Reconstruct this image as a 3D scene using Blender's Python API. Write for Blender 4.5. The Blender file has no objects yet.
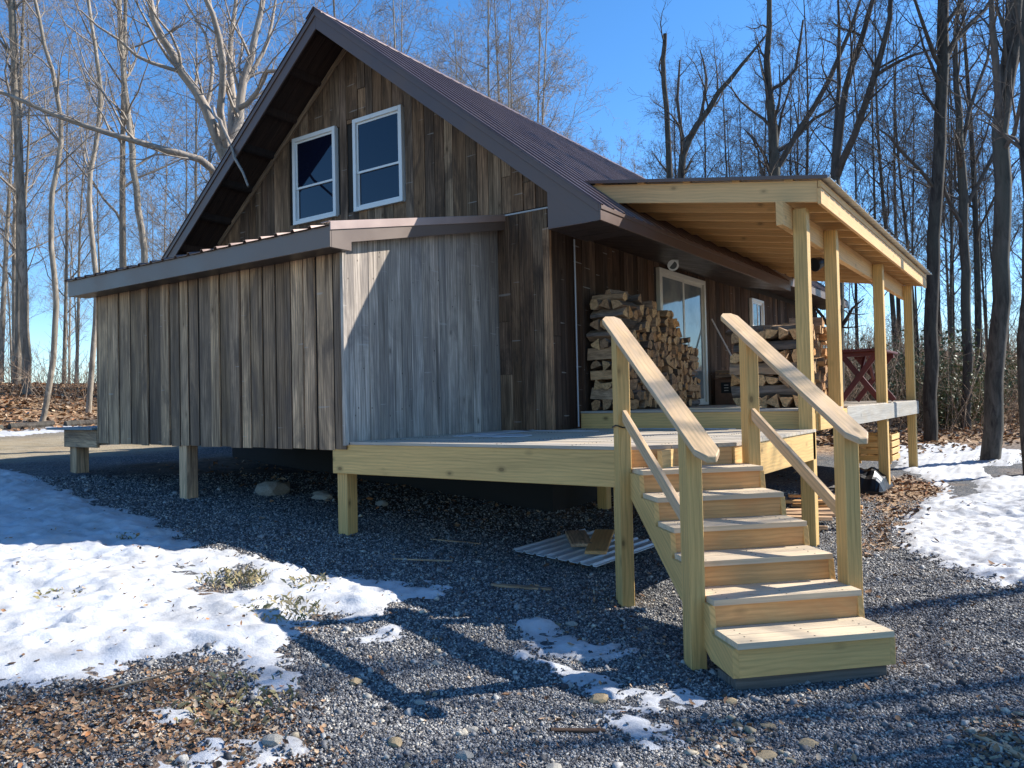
import bpy, math, random
import numpy as np
from mathutils import Vector, Matrix
random.seed(7); RNG = np.random.default_rng(11)
scene = bpy.context.scene
COL = scene.collection
S2 = math.sqrt(0.5)

# ------------------------------------------------------------------ helpers
def tag(o, label=None, cat=None, group=None, kind=None):
    if label: o['label'] = label
    if cat: o['category'] = cat
    if group: o['group'] = group
    if kind: o['kind'] = kind
    return o

def empty(name, loc=(0, 0, 0), label=None, cat=None, group=None):
    o = bpy.data.objects.new(name, None); COL.objects.link(o)
    o.location = loc; o.empty_display_size = .2
    return tag(o, label, cat, group)

class MB:
    """collects convex solids; builds ONE mesh object with wood-grain uvs in metres"""
    def __init__(s): s.v = []; s.f = []; s.uv = []; s.mi = []
    def solid(s, pts, faces, grain=None, mi=0, off=None):
        pts = [Vector(p) for p in pts]
        g = Vector(grain).normalized() if grain is not None else Vector((0, 0, 1))
        ro = off if off is not None else (random.uniform(0, 50), random.uniform(0, 50))
        b = len(s.v); s.v += [tuple(p) for p in pts]
        for k, f in enumerate(faces):
            n = (pts[f[1]] - pts[f[0]]).cross(pts[f[2]] - pts[f[1]])
            if n.length > 0: n.normalize()
            if abs(n.dot(g)) > .8:
                a = g.orthogonal().normalized(); c = g.cross(a)
                uvs = [(pts[i].dot(a) + ro[0], pts[i].dot(c) * .3 + ro[1]) for i in f]
            else:
                c = n.cross(g).normalized()
                uvs = [(pts[i].dot(c) + ro[0], pts[i].dot(g) + ro[1]) for i in f]
            s.f.append([b + i for i in f]); s.uv += uvs
            s.mi.append(mi[k] if isinstance(mi, (list, tuple)) else mi)
    HF = [(0, 3, 2, 1), (4, 5, 6, 7), (0, 1, 5, 4), (1, 2, 6, 5), (2, 3, 7, 6), (3, 0, 4, 7)]
    def hexa(s, p, grain=None, mi=0): s.solid(p, s.HF, grain, mi)
    def box(s, x0, x1, y0, y1, z0, z1, grain=None, mi=0):
        if grain is None:
            d = (x1 - x0, y1 - y0, z1 - z0); k = d.index(max(d)); grain = [(1, 0, 0), (0, 1, 0), (0, 0, 1)][k]
        s.hexa([(x0, y0, z0), (x1, y0, z0), (x1, y1, z0), (x0, y1, z0), (x0, y0, z1), (x1, y0, z1), (x1, y1, z1), (x0, y1, z1)], grain, mi)
    def prism(s, poly, vec, grain=None, mi=0):
        """extrude a planar (possibly concave handled by n-gon) polygon by vec"""
        n = len(poly); P = [Vector(p) for p in poly]; V = Vector(vec)
        nn = Vector((0, 0, 0))
        for i in range(n): nn += P[i].cross(P[(i + 1) % n])
        if nn.dot(V) < 0: P.reverse()
        pts = P + [p + V for p in P]
        fs = [tuple(range(n - 1, -1, -1)), tuple(range(n, 2 * n))] + [(i, (i + 1) % n, n + (i + 1) % n, n + i) for i in range(n)]
        s.solid(pts, fs, grain if grain is not None else vec, mi)
    def bar(s, p0, p1, w, t, up=(0, 0, 1), mi=0):
        """board from p0 to p1, w along side, t along up"""
        p0 = Vector(p0); p1 = Vector(p1); d = (p1 - p0).normalized(); u = Vector(up)
        sd = d.cross(u).normalized(); u = sd.cross(d).normalized(); a = sd * w / 2; c = u * t / 2
        s.hexa([p0 - a - c, p0 + a - c, p1 + a - c, p1 - a - c, p0 - a + c, p0 + a + c, p1 + a + c, p1 - a + c], d, mi)
    def cyl(s, p0, p1, r0, r1=None, n=10, mi=0):
        p0 = Vector(p0); p1 = Vector(p1); r1 = r0 if r1 is None else r1
        d = (p1 - p0).normalized(); a = d.orthogonal().normalized(); c = d.cross(a)
        pts = [p0 + (a * math.cos(6.28318 * i / n) + c * math.sin(6.28318 * i / n)) * r0 for i in range(n)]
        pts += [p1 + (a * math.cos(6.28318 * i / n) + c * math.sin(6.28318 * i / n)) * r1 for i in range(n)]
        fs = [tuple(range(n - 1, -1, -1)), tuple(range(n, 2 * n))] + [(i, (i + 1) % n, n + (i + 1) % n, n + i) for i in range(n)]
        s.solid(pts, fs, d, mi)
    def build(s, name, mats, parent=None, bevel=0, smooth=False):
        me = bpy.data.meshes.new(name); me.from_pydata(s.v, [], s.f)
        if not isinstance(mats, (list, tuple)): mats = [mats]
        for m in mats: me.materials.append(m)
        uvl = me.uv_layers.new(name='UVMap')
        uvl.data.foreach_set('uv', np.array(s.uv, dtype=np.float32).ravel())
        me.polygons.foreach_set('material_index', s.mi)
        if smooth: me.polygons.foreach_set('use_smooth', [True] * len(me.polygons))
        me.update()
        o = bpy.data.objects.new(name, me); COL.objects.link(o)
        if parent is not None:
            o.parent = parent
            o.matrix_parent_inverse = Matrix.Translation(parent.location).inverted() if parent.parent is None else Matrix.Identity(4)
            if parent.parent is not None:      # sub-part: parent mesh sits at the same origin
                o.matrix_parent_inverse = Matrix.Identity(4)
        if bevel:
            b = o.modifiers.new('bevel', 'BEVEL'); b.width = bevel; b.segments = 1; b.limit_method = 'ANGLE'; b.angle_limit = .6
        return o

def np_mesh(name, V, F, mat, cols=None, smooth=False):
    """V (n,3); F (m,k) constant face size"""
    me = bpy.data.meshes.new(name)
    V = np.asarray(V, dtype=np.float32); F = np.asarray(F, dtype=np.int32)
    me.vertices.add(len(V)); me.vertices.foreach_set('co', V.ravel())
    k = F.shape[1]; me.loops.add(F.size); me.loops.foreach_set('vertex_index', F.ravel())
    me.polygons.add(len(F)); me.polygons.foreach_set('loop_start', np.arange(0, F.size, k, dtype=np.int32))
    me.polygons.foreach_set('loop_total', np.full(len(F), k, dtype=np.int32))
    if smooth: me.polygons.foreach_set('use_smooth', np.ones(len(F), dtype=bool))
    me.update(calc_edges=True)
    if cols:
        for cn, arr in cols.items():
            a = me.attributes.new(cn, 'FLOAT', 'POINT'); a.data.foreach_set('value', np.asarray(arr, dtype=np.float32).ravel())
    me.materials.append(mat)
    o = bpy.data.objects.new(name, me); COL.objects.link(o)
    return o

# ------------------------------------------------------------------ materials
class G:
    """tiny node-graph helper"""
    def __init__(s, name):
        s.m = bpy.data.materials.new(name); s.m.use_nodes = True
        s.t = s.m.node_tree; s.n = s.t.nodes; s.l = s.t.links
        s.bsdf = s.n['Principled BSDF']
    def add(s, typ, **kw):
        n = s.n.new(typ)
        for k, v in kw.items():
            if k in n.inputs.keys() and not hasattr(n, k): n.inputs[k].default_value = v
            else: setattr(n, k, v)
        return n
    def link(s, a, b): s.l.new(a, b)
    def val(s, sock, v):
        if isinstance(v, bpy.types.NodeSocket): s.l.new(v, sock)
        else: sock.default_value = v
    def math(s, op, a, b=0., c=None, clamp=False):
        n = s.n.new('ShaderNodeMath'); n.operation = op; n.use_clamp = clamp
        s.val(n.inputs[0], a); s.val(n.inputs[1], b)
        if c is not None: s.val(n.inputs[2], c)
        return n.outputs[0]
    def vmul(s, vec, sc):
        n = s.n.new('ShaderNodeVectorMath'); n.operation = 'MULTIPLY'; s.val(n.inputs[0], vec); n.inputs[1].default_value = sc
        return n.outputs[0]
    def vadd(s, a, b):
        n = s.n.new('ShaderNodeVectorMath'); n.operation = 'ADD'; s.val(n.inputs[0], a); s.val(n.inputs[1], b)
        return n.outputs[0]
    def noise(s, vec, scale, detail=4, rough=.55, dist=0.):
        n = s.n.new('ShaderNodeTexNoise'); s.val(n.inputs['Vector'], vec); n.inputs['Scale'].default_value = scale
        n.inputs['Detail'].default_value = detail; n.inputs['Roughness'].default_value = rough; n.inputs['Distortion'].default_value = dist
        return n.outputs['Fac']
    def voro(s, vec, scale, feature='F1', rnd=1.):
        n = s.n.new('ShaderNodeTexVoronoi'); n.feature = feature; s.val(n.inputs['Vector'], vec); n.inputs['Scale'].default_value = scale
        n.inputs['Randomness'].default_value = rnd
        return n
    def ramp(s, fac, stops, interp='LINEAR'):
        n = s.n.new('ShaderNodeValToRGB'); s.val(n.inputs[0], fac); n.color_ramp.interpolation = interp
        e = n.color_ramp.elements
        while len(e) < len(stops): e.new(.5)
        for i, (p, c) in enumerate(stops):
            e[i].position = p; e[i].color = (c, c, c, 1) if isinstance(c, (int, float)) else tuple(c) + (1,)
        return n.outputs[0]
    def mix(s, fac, a, b, mode='MIX'):
        n = s.n.new('ShaderNodeMix'); n.data_type = 'RGBA'; n.blend_type = mode
        s.val(n.inputs[0], fac)
        for k, v in ((6, a), (7, b)):
            if isinstance(v, (tuple, list)): v = tuple(v) + (1,) if len(v) == 3 else v
            s.val(n.inputs[k], v)
        return n.outputs[2]
    def bump(s, h, strength=.3, dist=.01):
        n = s.n.new('ShaderNodeBump'); s.val(n.inputs['Height'], h); n.inputs['Strength'].default_value = strength; n.inputs['Distance'].default_value = dist
        s.link(n.outputs[0], s.bsdf.inputs['Normal'])
        return n
    def out(s, color, rough=.7, spec=None, metal=None):
        s.val(s.bsdf.inputs['Base Color'], color if isinstance(color, bpy.types.NodeSocket) else tuple(color) + (1,))
        s.val(s.bsdf.inputs['Roughness'], rough)
        if spec is not None: s.bsdf.inputs['Specular IOR Level'].default_value = spec
        if metal is not None: s.bsdf.inputs['Metallic'].default_value = metal
        return s.m

def wood(name, cols, grain=.35, knots=.7, stain=None, stain_amt=.0, rough=.75, holes=False, streak=.35, gloss=.3, old=False):
    g = G(name)
    uv = g.add('ShaderNodeUVMap', uv_map='UVMap').outputs[0]
    isl = g.add('ShaderNodeNewGeometry').outputs['Random Per Island']
    n = len(cols)
    base = g.ramp(isl, [(i / max(n - 1, 1), c) for i, c in enumerate(cols)])
    if old:
        tone = g.math('FRACT', g.math('MULTIPLY', isl, 37.7)); base = g.mix(1., base, g.ramp(tone, [(0, .60), (.5, .95), (1, 1.2)]), 'MULTIPLY')
    warp = g.vadd(uv, g.vmul(g.add('ShaderNodeTexNoise', Scale=2.).outputs['Color'], (0, 0, 0)))
    fine = g.noise(g.vmul(uv, (38, 1.3, 1)) if old else g.vmul(uv, (60, 2., 1)), 1, 6, .68, .5)
    broad = g.noise(g.vmul(uv, (9, .7, 1)), 1, 4, .6, .8)
    ring = g.n.new('ShaderNodeTexWave'); ring.wave_type = 'BANDS'; ring.bands_direction = 'X'
    g.val(ring.inputs['Vector'], g.vmul(uv, (1, .22, 1))); ring.inputs['Scale'].default_value = 9; ring.inputs['Distortion'].default_value = 7
    ring.inputs['Detail'].default_value = 2; ring.inputs['Detail Scale'].default_value = .9
    col = g.mix(1., base, g.ramp(fine, [(.25, 1 - grain), (.7, 1 + grain * .35)]), 'MULTIPLY')
    col = g.mix(1., col, g.ramp(broad, [(.25, 1 - streak), (.72, 1 + streak * .5)]), 'MULTIPLY')
    col = g.mix(.5, col, g.mix(1., col, g.ramp(ring.outputs['Fac'], [(0, 1 - grain * .9), (.6, 1.06)]), 'MULTIPLY'))
    if stain is not None:
        st = g.noise(g.vmul(uv, (3.2, .9, 1)), 1, 5, .65, 1.2)
        col = g.mix(g.ramp(st, [(.42, 0.), (.66, stain_amt)]), col, stain)
    kv = g.voro(g.vadd(g.vmul(uv, (4.6, 2.2, 1) if old else (4.2, 2.4, 1)), (.3, .3, 0)), 1)
    kd = kv.outputs['Distance']
    kr = g.ramp(kd, [(.0, knots), (.06, knots), (.085, knots * .45), (.17, 0.)])
    col = g.mix(kr, col, tuple(c * .28 for c in cols[0]))
    if old:      # dark drip marks and pale saw-cut or strap lines
        dr = g.noise(g.vmul(uv, (16, .45, 1)), 1, 3, .5, .3)
        col = g.mix(g.ramp(dr, [(.60, 0.), (.70, .75)]), col, tuple(c * .22 for c in cols[1]))
        pl = g.noise(g.vmul(uv, (2., 26., 1)), 1, 1, .3)
        col = g.mix(g.ramp(pl, [(.735, 0.), (.76, .35)]), col, (.5, .47, .43))
    if holes:
        hv = g.voro(g.vmul(uv, (9, 5.5, 1)), 1)
        col = g.mix(g.ramp(hv.outputs['Distance'], [(.0, .95), (.045, .85), (.075, 0.)]), col, (.012, .01, .01))
    g.bump(g.math('ADD', fine, g.math('MULTIPLY', broad, .8)), .35, .004)
    return g.out(col, rough, gloss)

def plain(name, c, rough=.6, metal=0., var=.12, scale=6., spec=.4, bump=0.):
    g = G(name)
    co = g.add('ShaderNodeTexCoord').outputs['Object']
    nz = g.noise(co, scale, 5)
    col = g.mix(1., tuple(c), g.ramp(nz, [(.3, 1 - var), (.7, 1 + var)]), 'MULTIPLY')
    if bump: g.bump(g.noise(co, scale * 4, 4), bump, .01)
    return g.out(col, g.ramp(nz, [(.3, max(rough - .08, .02)), (.7, rough + .08)]), spec, metal)

M = {}
M['siding_dark'] = wood('weathered barn siding dark', [(.32, .195, .115), (.44, .285, .175), (.37, .22, .13), (.27, .185, .135), (.50, .33, .205), (.22, .14, .095), (.48, .275, .15), (.38, .25, .16)], .6, .9, (.05, .036, .03), .75, .85, streak=.6, gloss=.1, old=True)
M['siding_mid'] = wood('weathered barn siding brown grey', [(.68, .43, .255), (.48, .31, .195), (.76, .49, .285), (.38, .26, .175), (.66, .42, .25), (.78, .50, .29), (.56, .37, .23)], .6, .9, (.13, .095, .075), .75, .85, streak=.55, gloss=.1, old=True)
M['siding_grey'] = wood('weathered barn siding silver grey', [(.62, .53, .44), (.48, .42, .36), (.70, .59, .48), (.54, .47, .40), (.42, .37, .32), (.62, .51, .41)], .5, .9, (.19, .165, .15), .7, .85, holes=True, streak=.45, gloss=.1, old=True)
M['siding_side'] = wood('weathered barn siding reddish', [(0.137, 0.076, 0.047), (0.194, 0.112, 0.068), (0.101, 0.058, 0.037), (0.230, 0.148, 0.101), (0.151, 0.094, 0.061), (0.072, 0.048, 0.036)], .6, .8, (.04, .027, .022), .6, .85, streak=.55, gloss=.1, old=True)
M['backing'] = plain('dark sheathing', (.03, .024, .02), .9)
M['treated'] = wood('pressure treated lumber', [(.78, .48, .175), (.82, .54, .23), (.74, .45, .155)], .28, .9, (.60, .40, .15), .4, .6, streak=.18)
M['treated_post'] = wood('pressure treated post', [(.74, .46, .165), (.78, .51, .20), (.70, .43, .15)], .32, .9, (.57, .38, .14), .45, .6, streak=.22)
M['orange'] = wood('fresh pine riser', [(.68, .40, .17), (.72, .46, .22), (.64, .35, .13)], .24, .8, (.56, .23, .08), .5, .6, streak=.22)
M['tread'] = wood('pale pine tread', [(.70, .53, .33), (.72, .57, .38), (.66, .48, .28)], .18, .5, (.52, .42, .34), .35, .65, streak=.18)
M['cap'] = wood('pale pine handrail', [(.72, .49, .26), (.70, .46, .24)], .24, .7, (.50, .40, .33), .35, .62, streak=.2)
M['decking'] = wood('deck boards', [(.52, .44, .33), (.57, .48, .35), (.47, .40, .31), (.50, .40, .28)], .2, .5, (.36, .35, .36), .5, .7, streak=.2)
M['rafter'] = wood('new pine rafter', [(.78, .50, .22), (.82, .56, .28), (.72, .43, .18), (.80, .48, .20)], .16, .6, None, 0, .6, streak=.14)
M['grey_rim'] = wood('weathered silver rim board', [(.34, .32, .29), (.38, .36, .32)], .25, .5, (.34, .28, .20), .5, .75, streak=.3)
M['grey_base'] = wood('old grey landing board', [(.20, .175, .15), (.17, .15, .13)], .35, .4, None, 0, .8)
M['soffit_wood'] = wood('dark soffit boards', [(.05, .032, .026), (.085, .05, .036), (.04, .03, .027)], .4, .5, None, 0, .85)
M['table'] = wood('dark red painted wood', [(.115, .022, .022), (.14, .03, .028)], .2, .1, (.05, .012, .012), .3, .45, streak=.2)
M['handle'] = wood('tool handle', [(.30, .13, .09)], .2, 0, None, 0, .6)
M['white'] = plain('white vinyl', (.78, .78, .76), .35, var=.03)
M['cream'] = plain('cream door frame', (.66, .63, .54), .4, var=.05)
M['trim_metal'] = plain('brown metal trim', (.115, .073, .058), .42, .0, .08, 2., .45)
M['trim_grey'] = plain('grey brown metal fascia', (.16, .115, .09), .45, .0, .08, 2., .45)
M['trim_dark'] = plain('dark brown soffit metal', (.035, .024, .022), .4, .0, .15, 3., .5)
M['flash'] = plain('rose brown flashing', (.40, .29, .25), .4, .0, .08, 3., .5)
M['steel'] = plain('galvalume steel', (.55, .57, .57), .35, .75, .08, 4.)
M['white_metal'] = plain('pale blue white ribbed metal', (.62, .68, .72), .4, .2, .06, 5.)
M['black'] = plain('black plastic', (.012, .012, .013), .35, var=.2)
M['blue_cap'] = plain('weathered blue green sheet', (.16, .22, .25), .6, var=.25, scale=5)
M['conduit'] = plain('grey conduit', (.42, .42, .43), .4, var=.05)
M['carton'] = plain('brown carton', (.17, .09, .055), .85, var=.25, scale=9)
M['paper'] = plain('pale print', (.5, .46, .4), .8)
M['cable'] = plain('black cable', (.02, .018, .016), .5)

def roof_mat():
    g = G('ribbed roof steel brown'); co = g.add('ShaderNodeTexCoord').outputs['Object']
    nz = g.noise(g.vmul(co, (.6, 3, .6)), 2, 5)
    n2 = g.noise(co, 30, 3)
    col = g.mix(g.ramp(nz, [(.35, 0.), (.7, 1.)]), (.135, .078, .062), (.19, .125, .105))
    return g.out(col, g.ramp(nz, [(.3, .30), (.7, .42)]), .5, .25)
M['roof'] = roof_mat()

def glass_mat(name, base, rough, ior, bumpy=.02):
    g = G(name); co = g.add('ShaderNodeTexCoord').outputs['Object']
    g.bump(g.noise(co, 1.3, 2), bumpy, .05)
    m = g.out(base, rough, .5); g.bsdf.inputs['IOR'].default_value = ior
    return m
M['glass'] = glass_mat('dark window glass', (.006, .008, .020), .03, 1.5)
def door_glass():
    g = G('patio door glass'); co = g.add('ShaderNodeTexCoord').outputs['Object']
    nz = g.noise(co, 1.5, 3)
    g.bump(g.noise(co, 1.1, 2), .03, .05)
    return g.out(g.mix(g.ramp(nz, [(.4, 0.), (.6, 1.)]), (.10, .13, .14), (.22, .24, .23)), .05, .6)
M['door_glass'] = door_glass()

def bark(name, c1, c2, c3, sc=1.):
    g = G(name); co = g.add('ShaderNodeTexCoord').outputs['Object']
    r = g.add('ShaderNodeObjectInfo').outputs['Random']
    v = g.vadd(co, g.math('MULTIPLY', r, 40.))
    n1 = g.noise(g.vmul(v, (9, 9, 2.0)), sc, 6, .7, .8)
    n2 = g.noise(g.vmul(v, (1.4, 1.4, .5)), sc, 3)
    col = g.mix(g.ramp(n1, [(.36, 0.), (.64, 1.)]), c1, c2)
    col = g.mix(g.ramp(n2, [(.45, 0.), (.65, .7)]), col, c3)
    col = g.mix(1., col, g.ramp(r, [(0, .75), (1, 1.2)]), 'MULTIPLY')
    g.bump(n1, .6, .02)
    return g.out(col, .9, .15)
M['bark_light'] = bark('grey bark in sunlit tone', (.11, .09, .07), (.42, .36, .29), (.22, .195, .155))  # left-hand trees stand in sun; that brightness is mixed into these tones
M['twig_light'] = bark('twig bark in sunlit tone', (.20, .165, .135), (.36, .31, .26), (.26, .23, .20))
M['bark_dark'] = bark('furrowed bark in backlit tone', (.035, .03, .027), (.12, .105, .09), (.085, .085, .07))  # right-hand trees are backlit; their shade is mixed into these tones
M['twig_dark'] = bark('twig bark in backlit tone', (.06, .05, .045), (.13, .11, .095), (.09, .08, .07))

def log_mats():
    out = []
    for nm, cols in (('split log end', [(.60, .34, .16), (.74, .46, .22), (.38, .23, .13), (.66, .33, .12)]),
                     ('split log face', [(.60, .35, .17), (.45, .28, .16), (.30, .23, .18), (.66, .40, .20)]),
                     ('log bark', [(.17, .12, .085), (.26, .21, .17), (.11, .08, .06), (.33, .28, .24)])):
        g = G(nm); co = g.add('ShaderNodeTexCoord').outputs['Object']
        r = g.add('ShaderNodeObjectInfo').outputs['Random']
        v = g.vadd(co, g.math('MULTIPLY', r, 30.))
        base = g.ramp(r, [(i / 3, c) for i, c in enumerate(cols)])
        if nm.endswith('end'):
            n = g.noise(v, 22, 4, .6, .6); n2 = g.noise(v, 5, 3)
        else:
            n = g.noise(g.vmul(v, (2.5, 30, 30)), 1, 4, .6, .5); n2 = g.noise(v, 4, 4)
        col = g.mix(1., base, g.ramp(n, [(.3, .55), (.7, 1.2)]), 'MULTIPLY')
        col = g.mix(1., col, g.ramp(n2, [(.35, .6), (.65, 1.1)]), 'MULTIPLY')
        g.bump(n, .5, .008)
        out.append(g.out(col, .85, .15))
    return out
LOGM = log_mats()

def rpi_mat(name, stops, rough=.85, spec=.2, noise_sc=60., var=.3, rough_b=None, trans=0.):
    g = G(name); isl = g.add('ShaderNodeNewGeometry').outputs['Random Per Island']
    co = g.add('ShaderNodeTexCoord').outputs['Object']
    nz = g.noise(co, noise_sc, 3)
    col = g.mix(1., g.ramp(isl, stops), g.ramp(nz, [(.3, 1 - var), (.7, 1 + var)]), 'MULTIPLY')
    return g.out(col, rough, spec)
M['gravel'] = rpi_mat('crushed blue grey stone', [(0, (.04, .04, .044)), (.35, (.10, .10, .105)), (.65, (.20, .198, .20)), (.84, (.34, .33, .315)), (.95, (.48, .45, .39)), (1, (.6, .51, .39))], .7, .35)
M['leaves'] = rpi_mat('dry oak leaves', [(0, (.10, .055, .035)), (.3, (.22, .125, .07)), (.55, (.34, .19, .10)), (.78, (.40, .28, .18)), (.92, (.52, .40, .28)), (1, (.50, .18, .05))], .8, .2)
M['chips'] = rpi_mat('pale stone chips', [(0, (.22, .18, .12)), (.5, (.38, .31, .21)), (1, (.48, .43, .35))], .85, .2)
M['grass'] = rpi_mat('dry grass blades', [(0, (.22, .17, .09)), (.6, (.36, .30, .17)), (1, (.16, .17, .07))], .8, .2)
M['evergreen'] = rpi_mat('evergreen leaves', [(0, (.06, .085, .035)), (.6, (.12, .155, .065)), (1, (.20, .20, .10))], .55, .35)
M['brush'] = rpi_mat('brown brush stems', [(0, (.13, .09, .065)), (.6, (.28, .20, .14)), (1, (.40, .31, .23))], .85, .15)
M['stone'] = plain('pale limestone', (.36, .33, .28), .85, var=.25, scale=14, spec=.2, bump=.4)
M['stone_tan'] = plain('tan stone', (.36, .27, .16), .85, var=.3, scale=16, spec=.2, bump=.4)

# ------------------------------------------------------------------ numpy noise
def vnoise(x, y, seed=0):
    xi = np.floor(x).astype(np.int64); yi = np.floor(y).astype(np.int64); fx = x - xi; fy = y - yi
    fx = fx * fx * (3 - 2 * fx); fy = fy * fy * (3 - 2 * fy)
    def h(a, b):
        n = (a * 374761393 + b * 668265263 + seed * 1442695041) & 0xffffffff
        n = ((n ^ (n >> 13)) * 1274126177) & 0xffffffff
        return ((n ^ (n >> 16)) & 0xffff) / 65535.
    return (h(xi, yi) * (1 - fx) + h(xi + 1, yi) * fx) * (1 - fy) + (h(xi, yi + 1) * (1 - fx) + h(xi + 1, yi + 1) * fx) * fy
def fbm(x, y, sc, oct=4, seed=0):
    r = 0; a = .5; t = 0
    for i in range(oct):
        r = r + a * vnoise(x * sc, y * sc, seed + i); t += a; a *= .55; sc *= 2.1
    return r / t - .5
def sdist(x, y, poly):
    """signed distance, positive inside"""
    P = np.array(poly); mg = 1.6
    sel = (x > P[:, 0].min() - mg) & (x < P[:, 0].max() + mg) & (y > P[:, 1].min() - mg) & (y < P[:, 1].max() + mg)
    full = np.full(x.shape, -mg)
    if sel.any(): full[sel] = _sd(x[sel], y[sel], P)
    return full
def _sd(x, y, P):
    n = len(P); d2 = np.full(x.shape, 1e9); ins = np.zeros(x.shape, bool)
    for i in range(n):
        ax, ay = P[i]; bx, by = P[(i + 1) % n]; ex, ey = bx - ax, by - ay
        t = np.clip(((x - ax) * ex + (y - ay) * ey) / (ex * ex + ey * ey + 1e-12), 0, 1)
        d2 = np.minimum(d2, (x - ax - t * ex) ** 2 + (y - ay - t * ey) ** 2)
        c = ((ay > y) != (by > y)) & (x < (bx - ax) * (y - ay) / (by - ay + 1e-12) + ax)
        ins ^= c
    d = np.sqrt(d2)
    return np.where(ins, d, -d)
POLY =  {"snow":[[[-10.82,-3.06],[-8.45,-3.05],[-5.5,-3.51],[-3.7,-3.79],[-2.93,-3.75],[-1.6,-4.01],[-0.34,-3.84],[0.53,-3.71],[1.07,-3.43],[1.25,-3.57],[1.32,-3.85],[1.07,-4.09],[1.45,-4.74],[0.82,-4.52],[1.09,-5.07],[1.51,-5.6],[0.88,-5.61],[0.74,-5.89],[0.73,-6.29],[0.54,-6.63],[0.21,-6.88]],[[3.21,-4.78],[3.31,-4.59],[3.52,-4.53],[3.77,-4.84],[3.6,-5.04],[3.35,-4.93]],[[3.63,1.96],[3.59,3.29],[3.71,5.55],[3.42,6.78],[2.65,8.73],[1.95,12.64],[3.36,13.83],[4.74,12.11],[6.07,11.77],[5.69,-0.5],[5.04,-0.57],[4.79,-0.43],[4.52,0.02],[4.17,0.46],[3.79,1.11]],[[3.26,-4.34],[3.36,-4.12],[3.66,-4.23],[3.62,-4.46],[3.4,-4.5]],[[1.99,-3.92],[2.11,-3.57],[2.65,-3.69],[2.96,-3.72],[2.85,-4.08],[2.47,-4.2]],[[1.3,-6.28],[1.38,-6.15],[1.55,-6.13],[1.55,-6.3]],[[1.74,-6.47],[1.85,-6.2],[2.2,-5.96],[2.37,-6.16],[1.97,-6.6]],[[1.48,-5.78],[1.33,-5.43],[1.73,-5.56],[1.74,-5.81]],[[-17.9,-1.08],[-17.18,2.92],[-16.25,2.44],[-17.17,-1.32]],[[1.33,-4.85],[1.37,-4.41],[1.6,-4.6],[1.53,-4.86]],[[2.37,-4.28],[3.26,-4.34],[3.14,-4.61],[2.8,-4.49]]],"bare":[[[3.74,6.68],[4.13,7.45],[4.39,5.56],[4.01,4.57]],[[3.99,9.39],[4.79,10.07],[5.36,8.37],[4.35,7.53]],[[3.27,-4.84],[3.22,-4.75],[3.25,-4.93]],[[-0.43,-4.95],[-0.81,-4.02],[-0.26,-4.18],[-0.05,-4.77]]],"leaf":[[[0.2,-7.06],[0.52,-6.62],[0.64,-6.25],[0.71,-5.87],[0.78,-5.54],[1.6,-5.67],[1.95,-5.54],[2.17,-5.67],[2.54,-6.24],[1.45,-7.41]],[[2.51,6.15],[3.03,7.33],[3.92,6.31],[3.81,4.02],[3.79,1.11],[3.63,0.15]],[[3.64,-4.65],[3.95,-4.29],[4.28,-4.93],[3.94,-5.26]],[[4.86,-4.02],[5.11,-3.33],[5.27,-4.2],[4.91,-4.54]],[[1.82,-3.18],[2.04,-2.58],[2.43,-2.6],[2.14,-3.39]],[[-0.49,-5.01],[0.23,-4.31],[0.87,-4.42],[1.11,-5.05],[-0.1,-5.0]],[[-3.07,23.82],[0.06,14.84],[6.21,15.07],[6.48,21.63],[-0.78,23.57]]]}
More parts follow.
